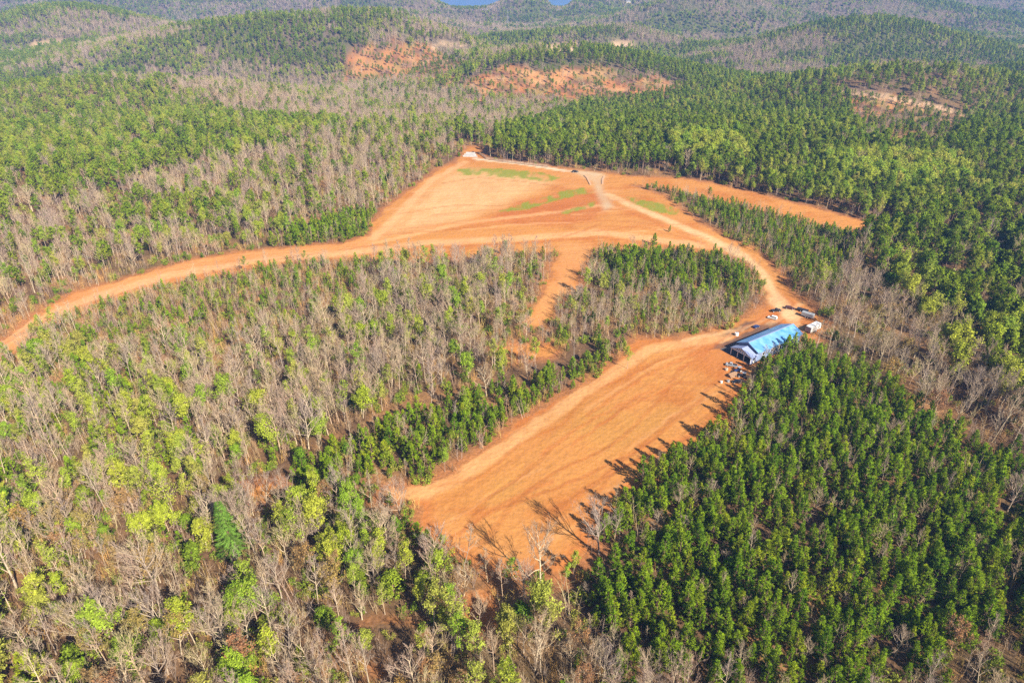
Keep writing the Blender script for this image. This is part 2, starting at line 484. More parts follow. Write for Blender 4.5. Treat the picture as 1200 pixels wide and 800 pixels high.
for i in range(3):
    t, w, l = hardwood(random.uniform(12.5, 15), .25, random.uniform(4.6, 5.6), 13, .18, 5, leaf=1, leaf_n=3000, leaf_r=.3, leaf_lo=.2, el0=.85)
    proto('M', 'broad_leafing', [('trunk', t, M['pale']), ('twigs', w, M['twig']), ('crown', l, M['lime'])])
for i in range(3):
    t, w, l = hardwood(random.uniform(12, 15), .3, random.uniform(4, 5.2), 11, .17, 5, leaf=1, leaf_n=1200, leaf_r=.22, leaf_lo=.3, el0=.8)
    proto('R', 'russet', [('trunk', t, M['pale']), ('twigs', w, M['twig']), ('crown', l, M['russet'])])
for i in range(3):
    t, l = round_evergreen(random.uniform(8, 10), random.uniform(2.6, 3.4))
    proto('E', 'evergreen', [('trunk', t, M['bark']), ('crown', l, M['ever'])])
for i in range(3):
    w, l = brush(random.uniform(3.5, 5), 7)
    proto('K', 'brush', [('stems', w, M['brush'])])
for i in range(2):
    w, l = brush(random.uniform(1.8, 2.6), 6, 5)
    proto('G', 'shrub', [('stems', w, M['brush']), ('leaves', l, M['shrub'])])
for i in range(2):
    w, l = brush(random.uniform(5.5, 8), 4)
    proto('W', 'sapling', [('stems', w, M['twig'])])
t, n = spruce(19, 3.9)
proto('C', 'spruce', [('trunk', t, M['bark']), ('crown', n, M['spruce'])])

# ------------------------------------------------------------------ custom properties
def tag(o, label=None, cat=None, group=None, kind=None):
    if label: o['label'] = label
    if cat: o['category'] = cat
    if group: o['group'] = group
    if kind: o['kind'] = kind
    return o
def link(o, parent=None):
    C.objects.link(o)
    if parent is not None: o.parent = parent
    return o

# ------------------------------------------------------------------ the ground: one sheet, cut along field, road, drive and grass
ys = [-60.0]
while ys[-1] < 9500:
    y = ys[-1]
    step = 6.0 if y < 40 else min(70.0, max(.85, 1.25 * (y * y + CAM_H ** 2) / (CAM_H * 683)))
    ys.append(y + step)
ys = np.array(ys)
us = np.concatenate([np.linspace(-1.6, -.68, 24)[:-1], np.linspace(-.68, .68, 720), np.linspace(.68, 1.6, 24)[1:]])
GX = us[None, :] * (ys[:, None] + 200.0); GY = np.repeat(ys[:, None], len(us), 1)
GZ = height(GX, GY)
nr, nc = GX.shape
X, Y = GX.ravel(), GY.ravel()
# ragged edges: the outlines are looked up a little off, by noise
WX = X + (fbm(X / 5 + 40, Y / 5, 3) - .5) * 5.0
WY = Y + (fbm(X / 5, Y / 5 + 60, 3) - .5) * 5.0
soil = soil_sd(WX, WY)
rough = np.full(X.shape, -25.0)
for P in ROUGH: rough = np.maximum(rough, sd(P, X + (fbm(X / 38 + 3, Y / 30, 3) - .5) * 75, Y + (fbm(X / 38, Y / 30 + 8, 3) - .5) * 75, 25))
farb = np.full(X.shape, -6.0)
for P in FARBARE: farb = np.maximum(farb, sd(P, X, Y, 6))
bare = np.full(X.shape, -25.0)
for P in (BARE1, BARE2): bare = np.maximum(bare, sd(P, WX, WY, 25))
arm = np.maximum(sd(ARM, WX, WY), sd(GAP, WX, WY)); yard = sd(YARD, WX, WY); strip = sd(STRIP, WX, WY)
grass = np.full(X.shape, -6.0)
for P in GRASS: grass = np.maximum(grass, sd(P, WX, WY, 6))
grav = sd(GRAVEL, X, Y, 8)

def mix(a, b, t): return a * (1 - t[:, None]) + np.array(b)[None, :] * t[:, None]
n1 = fbm(X / 14, Y / 14, 4); n2 = fbm(X / 45 + 8, Y / 45, 3); n3 = fbm(X / 4 + 5, Y / 9 + 3, 3)
col = np.zeros((len(X), 3)) + np.array([.140, .082, .045])               # leaf litter
col = mix(col, [.27, .145, .065], sstep(.45, .7, n1))
col = mix(col, [.115, .085, .040], sstep(.5, .75, n2) * .6)
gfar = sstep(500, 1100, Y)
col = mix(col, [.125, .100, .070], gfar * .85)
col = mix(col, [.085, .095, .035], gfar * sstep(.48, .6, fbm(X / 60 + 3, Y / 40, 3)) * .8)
# bare soil shows through along clearings and in the thin places
col = mix(col, [.40, .155, .055], sstep(-7, -1, soil) * .7)
col = mix(col, [.42, .165, .055], sstep(-3, 3, bare) * sstep(.38, .58, n1))
s = sstep(-.8, .8, soil)
sc = np.zeros_like(col) + np.array([.47, .205, .058])
sc = mix(sc, [.41, .148, .036], sstep(.45, .75, n1) * .8)
sc = mix(sc, [.52, .245, .085], sstep(.5, .8, n2) * .7)
# the sown upper field is paler
up = sd(poly([(440,280),(470,245),(520,205),(545,195),(640,205),(655,215),(600,240),(540,262)]), WX, WY, 25)
sc = mix(sc, [.55, .335, .155], sstep(-6, 14, up) * (.5 + .6 * n3))
sc = mix(sc, [.38, .10, .028], sstep(-2, 8, sd(poly([(600,235),(660,222),(712,225),(720,243),(700,262),(640,268),(560,262)]), WX, WY, 25)) * .55 * (.5 + n1))
sc = mix(sc, [.40, .115, .034], sstep(-2, 6, yard) * .6 * n2 * 1.6)
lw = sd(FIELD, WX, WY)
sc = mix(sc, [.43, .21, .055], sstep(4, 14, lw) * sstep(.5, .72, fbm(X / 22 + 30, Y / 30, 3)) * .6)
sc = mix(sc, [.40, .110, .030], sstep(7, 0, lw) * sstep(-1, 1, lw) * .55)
sc = mix(sc, [.56, .26, .100], sstep(-1, 3, arm) * .5)
# two strips of ground coloured darker behind the barn
dark_band = np.maximum(sd(poly([(832,409),(900,378),(912,376),(912,384),(862,410)]), WX, WY, 8), sd(poly([(838,393),(878,377),(886,379),(882,383),(846,398)]), WX, WY, 8))
sc = mix(sc, [.10, .070, .060], sstep(-1, 1.2, dark_band) * (.65 + .4 * n3))
# wheel tracks and worn lines
def track(col, P, w, c, k, wob=1.6, twin=False):
    d = dist_line(P, X + (n3 - .5) * wob * 2, Y + (n1 - .5) * wob * 2)
    a = sstep(w, w * .35, d) * k
    if twin: a = np.maximum(sstep(.9, .2, np.abs(d - w * .45)), sstep(w, w * .5, d) * .45) * k
    return mix(col, c, a * (.55 + .75 * n3))
near = Y < 700
def near_track(*a, **k):
    global sc
    sub = np.nonzero(near)[0]
    # only vertices near enough to matter
    gx, gy, g1, g3 = X[sub], Y[sub], n1[sub], n3[sub]
    P, w, c, kk = a
    wob = 1.4
    d = dist_line(P, gx + (g3 - .5) * wob * 2, gy + (g1 - .5) * wob * 2)
    al = sstep(w, w * .35, d) * kk * np.clip(.5 + .9 * g3, 0, 1)
    sc[sub] = sc[sub] * (1 - al[:, None]) + np.array(c)[None] * al[:, None]
near_track(TRK_FIELD, 4.2, (.58, .32, .135), .75)
near_track(TRK_FIELD + np.array([-.6, 4.5]), 1.6, (.36, .12, .035), .35)
near_track(TRK_FIELD + np.array([3.5, -5.5]), 2.0, (.36, .13, .038), .25)
near_track(TRK_ARM, 5.5, (.62, .34, .16), .7)
near_track(TRK_ARM + np.array([0, -7.0]), 2.0, (.38, .11, .03), .45)
near_track(TRK_UP, 4.5, (.62, .34, .16), .7)
near_track(TRK_MID, 3.5, (.62, .34, .15), .6)
near_track(TRK_MAIN, 5.0, (.60, .385, .20), .85)
near_track(TRK_MAIN + np.array([-8, -3.0]), 2.2, (.40, .12, .033), .4)
near_track(TRK_TOP, 3.2, (.62, .50, .36), .9)
for (p, q, w, k) in (((800,398),(858,388),2.2,.6),((845,402),(868,384),1.3,.5),((868,388),(900,372),1.2,.5),((905,352),(935,384),4,.5),((900,380),(940,356),2,.4)):
    near_track(poly([p, q]), w, (.62, .40, .21), k)
rs = np.random.default_rng(5)
for _ in range(16):   # faint curved passes of machines over the fields
    px, py = rs.uniform(500, 840), rs.uniform(430, 640)
    near_track(poly([(px, py), (px + 60, py - 42), (px + 130, py - 75)]), rs.uniform(.7, 1.4), rs.choice([(.40, .115, .032), (.58, .29, .12)]) if False else ((.40, .115, .032) if rs.random() < .6 else (.58, .29, .12)), .4)
for _ in range(14):
    px, py = rs.uniform(440, 700), rs.uniform(215, 292)
    near_track(poly([(px, py), (px + 60, py - 6), (px + 130, py - 9)]), rs.uniform(1.0, 2.2), ((.42, .13, .035) if rs.random() < .5 else (.62, .34, .16)), .4)
for pl in ([(505,572),(560,560),(610,520),(650,500),(700,455),(780,420)], [(560,640),(600,590),(640,560),(720,520),(770,470),(800,430)], [(620,660),(640,600),(700,560),(770,510),(820,470),(850,425)], [(520,600),(580,600),(660,570),(740,530),(800,480)],
           [(540,630),(560,590),(610,560),(640,530)], [(680,640),(680,600),(710,560),(780,520)], [(820,500),(790,470),(740,470),(700,500)], [(840,450),(800,450),(760,440),(745,420)]):
    pp = poly(pl)
    for dx in (0, 1.9):
        near_track(pp + np.array([dx, dx * .6]), .75, (.34, .105, .027), .36)
for pl in ([(450,275),(520,270),(600,262),(690,258),(760,262),(830,280)], [(470,250),(540,240),(620,243),(700,250)], [(640,285),(700,265),(760,268),(850,292)], [(300,308),(380,296),(440,288),(520,290)], [(520,215),(560,208),(640,216),(690,228)]):
    near_track(poly(pl), 1.4, (.35, .11, .028), .45)
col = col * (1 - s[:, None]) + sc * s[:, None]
# cleared hillsides in rows
dr = np.sin((X * .55 + Y * .83) / 5.0 + 7 * n2)
hc = np.zeros_like(col) + np.array([.37, .150, .055]); hc = mix(hc, [.27, .18, .06], sstep(.4, .65, n1)); hc = mix(hc, [.15, .075, .05], sstep(.1, .7, dr) * .85)
hc = mix(hc, [.42, .20, .075], sstep(.55, .7, n2))
for pl in ([(545,100),(600,93),(650,96),(700,104),(760,108)], [(560,88),(620,84),(690,86),(760,95),(800,103)], [(420,68),(470,64),(515,74),(535,86)], [(412,86),(460,80),(500,88)], [(1010,112),(1060,120),(1110,134),(1128,150)], [(1005,150),(1060,160),(1110,164)]):
    dl = dist_line(poly(pl), X + (n1 - .5) * 16, Y + (n2 - .5) * 30)
    hc = mix(hc, [.52, .30, .14], sstep(4.5, 2, dl) * .6)
r = sstep(-10, 6, rough); col = col * (1 - r[:, None]) + hc * r[:, None]
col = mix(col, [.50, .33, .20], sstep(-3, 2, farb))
# dark litter and grey brush far off
gf = sstep(-.7, .7, grass) * np.clip(4.5 * (n3 - .40) + .9 * n1, 0, 1)
col = mix(col, [.20, .225, .030], gf * .9)
col = mix(col, [.47, .33, .20], sstep(-3.5, 2, grav) * (.55 + .5 * n3))
col = np.clip(col * .81, 0, 1)

def face_avg(a):
    a = a.reshape(nr, nc)
    return (a[:-1, :-1] + a[1:, :-1] + a[:-1, 1:] + a[1:, 1:]).ravel() / 4
fs, fg, fgr, farm, fyard = map(face_avg, (soil, grass, grav, arm, yard))
cls = np.zeros(len(fs), int)                     # 0 ground
cls[fs > 0] = 1                                  # field
trk = np.minimum(dist_line(TRK_MAIN, X, Y), dist_line(TRK_TOP, X, Y))
cls[(fs > 0) & ((farm > 0) | (fyard > 0) | (face_avg(trk) < 5))] = 2      # dirt road
cls[(fg > 0) & (fs > 0)] = 3
cls[fgr > 0] = 4
idx = np.arange(nr * nc).reshape(nr, nc)
quads = np.stack([idx[:-1, :-1].ravel(), idx[:-1, 1:].ravel(), idx[1:, 1:].ravel(), idx[1:, :-1].ravel()], 1)
V = np.stack([X, Y, GZ.ravel()], 1)

def ground_mat(name, bump, grain, spot, streak=0):
    m, nt, b = mat(name, .95)
    b.inputs['Specular IOR Level'].default_value = .05
    at_ = N(nt, 'ShaderNodeAttribute', attribute_name='soil_colour')
    tc = N(nt, 'ShaderNodeTexCoord')
    nz = N(nt, 'ShaderNodeTexNoise'); nz.inputs['Scale'].default_value = grain; nz.inputs['Detail'].default_value = 8; nz.inputs['Roughness'].default_value = .7
    nt.links.new(tc.outputs['Object'], nz.inputs['Vector'])
    mr = N(nt, 'ShaderNodeMapRange'); mr.inputs['From Min'].default_value = .25; mr.inputs['From Max'].default_value = .75
    mr.inputs['To Min'].default_value = 1 - spot; mr.inputs['To Max'].default_value = 1 + spot
    nt.links.new(nz.outputs['Fac'], mr.inputs['Value'])
    sc_ = N(nt, 'ShaderNodeVectorMath', operation='SCALE')
    nt.links.new(at_.outputs['Color'], sc_.inputs[0]); nt.links.new(mr.outputs['Result'], sc_.inputs['Scale'])
    nt.links.new(sc_.outputs[0], b.inputs['Base Color'])
    if streak:   # wheel ruts and grader passes: noise drawn out along the way the machines went
        prev = sc_
        for ang, su, sv, y_lo, y_hi in ((45, .02, .9, 330, 250), (8, .02, .6, 250, 330)):
            mp = N(nt, 'ShaderNodeMapping'); mp.vector_type = 'TEXTURE'
            mp.inputs['Rotation'].default_value = (0, 0, R(ang)); mp.inputs['Scale'].default_value = (1 / su, 1 / sv, 1)
            nt.links.new(tc.outputs['Object'], mp.inputs['Vector'])
            wn = N(nt, 'ShaderNodeTexNoise'); wn.inputs['Scale'].default_value = 1; wn.inputs['Detail'].default_value = 5; wn.inputs['Distortion'].default_value = .4
            nt.links.new(mp.outputs[0], wn.inputs['Vector'])
            sx = N(nt, 'ShaderNodeSeparateXYZ'); nt.links.new(tc.outputs['Object'], sx.inputs[0])
            fy = N(nt, 'ShaderNodeMapRange'); fy.inputs['From Min'].default_value = min(y_lo, y_hi); fy.inputs['From Max'].default_value = max(y_lo, y_hi)
            fy.inputs['To Min'].default_value = 1 if y_lo > y_hi else 0; fy.inputs['To Max'].default_value = 0 if y_lo > y_hi else 1
            nt.links.new(sx.outputs['Y'], fy.inputs['Value'])
            m1 = N(nt, 'ShaderNodeMapRange'); m1.inputs['From Min'].default_value = .3; m1.inputs['From Max'].default_value = .7
            m1.inputs['To Min'].default_value = -streak; m1.inputs['To Max'].default_value = streak
            nt.links.new(wn.outputs['Fac'], m1.inputs['Value'])
            mm = N(nt, 'ShaderNodeMath', operation='MULTIPLY_ADD'); nt.links.new(m1.outputs[0], mm.inputs[0]); nt.links.new(fy.outputs[0], mm.inputs[1]); mm.inputs[2].default_value = 1
            vs = N(nt, 'ShaderNodeVectorMath', operation='SCALE'); nt.links.new(prev.outputs[0], vs.inputs[0]); nt.links.new(mm.outputs[0], vs.inputs['Scale'])
            prev = vs
        nt.links.new(prev.outputs[0], b.inputs['Base Color'])
    bp = N(nt, 'ShaderNodeBump'); bp.inputs['Strength'].default_value = bump; bp.inputs['Distance'].default_value = .5
    nz2 = N(nt, 'ShaderNodeTexNoise'); nz2.inputs['Scale'].default_value = .45; nz2.inputs['Detail'].default_value = 6
    nt.links.new(tc.outputs['Object'], nz2.inputs['Vector']); nt.links.new(nz2.outputs['Fac'], bp.inputs['Height'])
    nt.links.new(bp.outputs['Normal'], b.inputs['Normal'])
    return m
for k, (nm, kind, m) in enumerate((('ground', 'structure', ground_mat('leaf_litter', .8, 1.2, .55)),
                                   ('field', 'structure', ground_mat('graded_clay', .7, .9, .18, .09)),
                                   ('dirt_road', 'structure', ground_mat('packed_clay', .6, .8, .2, .10)),
                                   ('grass', 'stuff', ground_mat('thin_grass', .6, 1.6, .35)),
                                   ('gravel_drive', 'structure', ground_mat('gravel', .4, 2.0, .2)))):
    q = quads[cls == k]
    if not len(q): continue
    u, inv = np.unique(q, return_inverse=True)
    me = bpy.data.meshes.new(nm)
    me.vertices.add(len(u)); me.vertices.foreach_set('co', V[u].ravel())
    me.loops.add(len(q) * 4); me.loops.foreach_set('vertex_index', inv.ravel().astype(np.int32))
    me.polygons.add(len(q)); me.polygons.foreach_set('loop_start', np.arange(len(q), dtype=np.int32) * 4)
    me.update(calc_edges=True)
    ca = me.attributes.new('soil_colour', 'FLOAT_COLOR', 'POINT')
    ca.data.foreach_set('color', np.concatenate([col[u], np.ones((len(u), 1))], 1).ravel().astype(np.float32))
    me.polygons.foreach_set('use_smooth', np.ones(len(q), bool))
    me.materials.append(m)
    tag(link(bpy.data.objects.new(nm, me)), kind=kind)

# the lake between the far hills
m, nt, b = mat('lake_water', .08)
b.inputs['Base Color'].default_value = (.03, .17, .42, 1); b.inputs['Specular IOR Level'].default_value = .12
nz = N(nt, 'ShaderNodeTexNoise'); nz.inputs['Scale'].default_value = .15
bp = N(nt, 'ShaderNodeBump'); bp.inputs['Strength'].default_value = .3
tc = N(nt, 'ShaderNodeTexCoord'); nt.links.new(tc.outputs['Object'], nz.inputs['Vector'])
nt.links.new(nz.outputs['Fac'], bp.inputs['Height']); nt.links.new(bp.outputs['Normal'], b.inputs['Normal'])
me = bpy.data.meshes.new('lake'); me.from_pydata([(-760, 2500, LAKE_Z), (640, 2500, LAKE_Z), (640, 4620, LAKE_Z), (-760, 4620, LAKE_Z)], [], [(0, 1, 2, 3)])
me.materials.append(m); tag(link(bpy.data.objects.new('lake', me)), kind='structure')

# ------------------------------------------------------------------ stands of trees
# kinds: P young pine, T grown pine, B spreading bare, S slender bare, L spring green, R russet, E evergreen; undergrowth: K brush, G shrub, W sapling
STANDS = [  # phrase, outline, mix, trees per m2, sizes, undergrowth per m2
    ('among the far mixed woods on the valley side', None, {'T': .35, 'B': .45, 'L': .12, 'E': .08}, .022, (.7, 1.05), .02),
    ('in the mixed spring wood below the curving dirt road', [(-90,400),(150,372),(230,440),(235,580),(-90,600)], {'L': .20, 'M': .09, 'P': .34, 'B': .17, 'S': .22}, .048, (.52, 1.0), .13),
    ('in the mixed hardwood near the russet tree', [(-120,580),(330,590),(490,600),(560,700),(700,705),(700,900),(-120,900)], {'B': .19, 'S': .28, 'L': .17, 'M': .10, 'R': .12, 'P': .07, 'E': .09}, .052, (.52, 1.02), .2),
    ('in the young scrub under the curving dirt road', [(70,378),(110,358),(250,324),(440,305),(450,330),(400,370),(250,412),(120,425)], {'P': .62, 'S': .38}, .045, (.45, .8), .22),
    ('in the bare wood between the two clearings', [(230,425),(400,370),(450,320),(640,300),(640,400),(590,450),(420,510),(330,570),(230,570)], {'S': .44, 'B': .33, 'L': .13, 'M': .05, 'P': .06}, .040, (.6, 1.0), .13),
    ('in the pine strip beside the lower field', [(310,605),(345,548),(450,505),(600,453),(690,422),(735,404),(742,412),(692,447),(592,509),(500,571),(440,582)], {'P': .80, 'E': .06, 'S': .14}, .11, (.55, 1.0), .05),
    ('in the pine clump left of the clay gap', [(590,300),(652,300),(640,345),(600,352)], {'P': .55, 'S': .45}, .045, (.55, .9), .10),
    ('in the thin wood between the clay gap and the barn', [(650,345),(800,350),(890,360),(850,386),(748,392),(700,404),(600,432),(640,396)], {'S': .56, 'B': .10, 'L': .14, 'P': .20}, .05, (.45, .75), .14),
    ('in the pine block below the upper clearing', [(690,292),(850,296),(888,318),(897,345),(860,365),(800,352),(740,350),(690,330)], {'P': .84, 'S': .16}, .07, (.5, 1.0), .10),
    ('in the dense pine stand below the barn', [(862,468),(885,436),(915,413),(945,398),(985,426),(1040,458),(1120,512),(1230,575),(1320,900),(760,900),(690,790),(668,715),(682,655),(712,600),(752,562),(792,532),(832,507)], {'P': .90, 'B': .06, 'S': .04}, .11, (.45, 1.04), .03),
    ('in the brushy strip along the wood below the pines', [(640,765),(800,792),(930,822),(1050,806),(1120,775),(1230,735),(1300,900),(640,900)], {'S': .36, 'B': .20, 'P': .24, 'R': .20}, .04, (.5, .85), .17),
    ('in the bare belt beyond the barn', [(945,408),(968,385),(955,365),(985,330),(1010,318),(1080,382),(1150,442),(1260,500),(1290,600),(1120,512),(1040,458),(985,424)], {'B': .40, 'S': .54, 'R': .06}, .034, (.65, 1.0), .08),
    ('in the grown evergreen wood beyond the bare belt', [(1008,285),(1035,268),(1100,268),(1260,235),(1290,510),(1150,442),(1080,382),(1018,322)], {'T': .46, 'E': .34, 'L': .12, 'B': .08}, .017, (.85, 1.15), .05),
    ('in the young pines right of the barn road', [(730,213),(775,219),(840,236),(1000,266),(1012,310),(985,332),(935,348),(915,322),(880,291),(830,262),(797,245),(770,226)], {'P': .84, 'S': .16}, .085, (.42, .82), .12),
    ('in the bare belt above the curving dirt road', [(-120,420),(8,393),(60,355),(200,310),(330,288),(433,274),(437,250),(530,180),(530,160),(470,150),(300,180),(-150,310)], {'S': .38, 'B': .28, 'T': .15, 'E': .04, 'L': .15}, .034, (.55, .88), .06),
    ('in the green row above the curving dirt road', [(125,266),(170,243),(250,242),(300,252),(250,270),(150,278)], {'T': .55, 'L': .3, 'B': .15}, .03, (.6, .8), .04),
    ('in the low pines beside the curving dirt road', [(110,348),(330,284),(345,266),(430,250),(436,276),(400,287),(330,292),(200,313)], {'P': .92, 'S': .08}, .10, (.6, .95), .08),
    ('in the spring wood on the far left slope', [(-200,125),(300,122),(420,150),(330,180),(-250,285)], {'T': .44, 'L': .22, 'M': .22, 'E': .08, 'B': .08}, .030, (.65, .95), .03),
    ('in the far bare wood', [(170,84),(420,78),(540,110),(700,118),(710,150),(570,165),(540,160),(480,150),(300,140),(200,118)], {'B': .62, 'S': .2, 'T': .10, 'L': .08}, .03, (.65, .95), .02),
    ('in the tall pines behind the upper clearing', [(578,188),(590,158),(700,108),(800,118),(1000,112),(1300,150),(1330,240),(1100,268),(1000,255),(800,206),(700,198)], {'T': .74, 'P': .08, 'L': .14, 'B': .04}, .046, (.6, .98), .03),
    ('on the far pine hill', [(240,75),(330,55),(430,42),(430,75),(410,80)], {'T': .9, 'E': .1}, .035, (.7, .95), .02),
]
STANDS = [(a, None if b is None else poly(b), c, d, e, f) for a, b, c, d, e, f in STANDS]
HT = {'P': 10, 'T': 17, 'B': 17.5, 'S': 19, 'L': 16.5, 'M': 14, 'R': 13.5, 'E': 9, 'K': 4, 'G': 2, 'W': 6.5, 'C': 19}
LANE = poly([(290,592),(345,526),(450,482),(600,431),(690,406),(690,420),(600,449),(450,502),(345,547),(318,602)])
LIME = [poly(p) for p in ([(1036,330),(1080,316),(1102,385),(1060,390)], [(955,195),(1120,200),(1135,238),(985,228)], [(785,176),(860,170),(872,200),(785,198)], [(1145,395),(1215,405),(1215,520),(1160,475)], [(1090,420),(1130,425),(1140,450),(1095,445)])]

def at_barn(x, y):
    c_, s_ = math.cos(R(34)), math.sin(R(34)); dx, dy = x - 88.6, y - 222.9
    u, v = dx * c_ + dy * s_, dy * c_ - dx * s_
    return -7 < u < 36 and -5.9 < v < 14
def scatter(y0, y1, c, und):
    """jittered grid of candidate places between two distances"""
    hw = (.75 * (y1 * cp + CAM_H * sp)) * 1.14 + 25
    xs = np.arange(-hw, hw, c); yy = np.arange(y0, y1, c)
    A, B = np.meshgrid(xs, yy)
    A = (A + rng.uniform(-.48, .48, A.shape) * c).ravel(); B = (B + rng.uniform(-.48, .48, B.shape) * c).ravel()
    k = np.abs(A) < (.75 * (B * cp + CAM_H * sp)) * 1.14 + 25
    A, B = A[k], B[k]
    wx = A + (fbm(A / 16 + 2, B / 16, 2) - .5) * 14; wy = B + (fbm(A / 16, B / 16 + 9, 2) - .5) * 14
    st = np.zeros(len(A), int)
    for i, sdn in enumerate(STANDS):
        P = sdn[1]
        if P is None: continue
        lo, hi = P.min(0), P.max(0)
        m = (wx > lo[0]) & (wx < hi[0]) & (wy > lo[1]) & (wy < hi[1])
        if m.any():
            j = np.nonzero(m)[0]; st[j[inside(P, wx[j], wy[j])]] = i
    so = soil_sd(A, B)
    return A, B, st, so

trees = []      # (kind, x, y, z, size, turn, stand)
under = []
for (y0, y1, c, uc, far) in ((48, 350, 2.6, 2.6, 1), (350, 900, 3.3, 4.2, 1), (900, 1700, 5.0, 0, 1.15), (1700, 4300, 9.0, 0, 1.5)):
    A, B, st, so = scatter(y0, y1, c, False)
    nz1 = fbm(A / 60 + 4, B / 26 + 11, 3); nz2 = fbm(A / 9, B / 9 + 70, 2); nz3 = fbm(A / 210 + 31, B / 90 + 17, 3)
    drift = fbm(A / 70 + 90, B / 34 + 3, 3)
    rgh = np.full(len(A), -25.0)
    for P in ROUGH: rgh = np.maximum(rgh, sd(P, A, B, 25))
    fb = np.full(len(A), -8.0)
    for P in FARBARE: fb = np.maximum(fb, sd(P, A, B, 8))
    br = np.maximum(sd(BARE1, A, B, 25), sd(BARE2, A, B, 25))
    lane = inside(LANE, A, B)
    lim = np.zeros(len(A), bool)
    for P in LIME: lim |= inside(P, A, B)
    z = height(A, B)
    u = rng.random(len(A)); v = rng.random(len(A)); w = rng.random(len(A)); sz = rng.random(len(A)); tn = rng.random(len(A)) * 6.283
    for i in range(len(A)):
        if so[i] > -1.2 or fb[i] > -4: continue
        s_ = STANDS[st[i]]
        if lane[i] and w[i] < .85: continue
        if at_barn(A[i], B[i]): continue
        if z[i] < LAKE_Z + 1.0: continue
        dn = s_[3] * c * c if far == 1 else (.72 if far < 1.3 else .8)
        dn *= (.55 + .9 * nz2[i])
        if rgh[i] > 0: dn *= (.10 + .95 * (math.sin((A[i] * .55 + B[i] * .83) / 3.6) > .35))
        if br[i] > 0: dn *= .14
        if u[i] > dn: continue
        mx = s_[2]
        if st[i] == 0:
            if B[i] < 350: mx = {'S': .45, 'B': .25, 'L': .2, 'P': .1}
            else:
                n_ = nz3[i] + (nz1[i] - .5) * .5 + (.035 if A[i] > 0 else 0) + (.045 if B[i] < 1400 else -.06)
                mx = {'T': .70, 'E': .08, 'L': .22} if n_ > .51 else ({'B': .72, 'S': .12, 'L': .12, 'T': .04} if n_ < .465 else {'B': .26, 'T': .30, 'L': .44})
        t_ = v[i] * sum(mx.values())
        # kinds grow in drifts, not evenly
        for kd, pr in mx.items():
            t_ -= pr
            if t_ <= 0: break
        if lim[i] and w[i] < .75: kd = 'M'
        # drifts of spring green run through the mixed woods
        if B[i] > 330 and st[i] in (0, 14, 17, 18, 19) and drift[i] > .585 and w[i] < .55: kd = 'LM'[tn[i] > 3]
        if rgh[i] > 0: kd = 'T' if w[i] < .7 else 'B'
        size = s_[4][0] + (s_[4][1] - s_[4][0]) * sz[i]
        if lim[i] and kd == 'M': size = 1.0 + .3 * sz[i]
        if B[i] > 600: size *= .84
        if rgh[i] > 0: size *= .7
        if kd in 'BSL' and mx.get('P', 0) > .6: size *= .55
        if st[i] == 12 and kd == 'E': size *= 1.6
        ew = 9 if st[i] == 3 else 13
        if -ew < so[i] and st[i] not in (2, 9, 16, 19): size *= .45 + .55 * min(1, -so[i] / ew)
        trees.append((kd, A[i], B[i], z[i], size, tn[i], st[i]))
    if uc:
        A, B, st, so = scatter(y0, y1, uc, True)
        lane = inside(LANE, A, B)
        z = height(A, B); u = rng.random(len(A)); v = rng.random(len(A)); sz = rng.random(len(A)); tn = rng.random(len(A)) * 6.283
        br = np.maximum(sd(BARE1, A, B, 25), sd(BARE2, A, B, 25)); nz2 = fbm(A / 7, B / 7 + 70, 2)
        for i in range(len(A)):
            if so[i] > -.4 or (lane[i] and v[i] > .3): continue
            if at_barn(A[i], B[i]): continue
            dn = STANDS[st[i]][5] * uc * uc * (.3 + 1.4 * nz2[i])
            if so[i] > -5: dn = max(dn, .5)
            if br[i] > 0: dn *= .15
            if u[i] > dn: continue
            kd = 'K' if v[i] < .5 else ('W' if v[i] < .78 else 'G')
            under.append((kd, A[i], B[i], z[i], .6 + .7 * sz[i], tn[i], st[i]))
print('trees', len(trees), 'undergrowth', len(under))

# ------------------------------------------------------------------ single trees one can point to
tree_no = {'P': 'pine_tree', 'T': 'pine_tree', 'B': 'bare_tree', 'S': 'bare_tree', 'L': 'leafing_tree', 'M': 'leafing_tree', 'R': 'leafing_tree', 'E': 'evergreen_tree', 'C': 'spruce_tree'}
CAT = {'pine_tree': 'pine tree', 'bare_tree': 'bare tree', 'leafing_tree': 'leafing tree', 'evergreen_tree': 'evergreen tree', 'spruce_tree': 'spruce tree'}
def plant(kd, var, x, y, z, size, turn, label, group=None):
    parts, _ = protos[kd][var % len(protos[kd])]
    name = tree_no[kd]
    e = bpy.data.objects.new(name, None); e.empty_display_size = .5
    e.location = (x, y, z); e.rotation_euler = (random.gauss(0, .05), random.gauss(0, .05), turn); e.scale = (size, size, size)
    link(e); tag(e, label, CAT[name], group)
    for n, me in parts:
        link(bpy.data.objects.new(n, me), e)
    return e
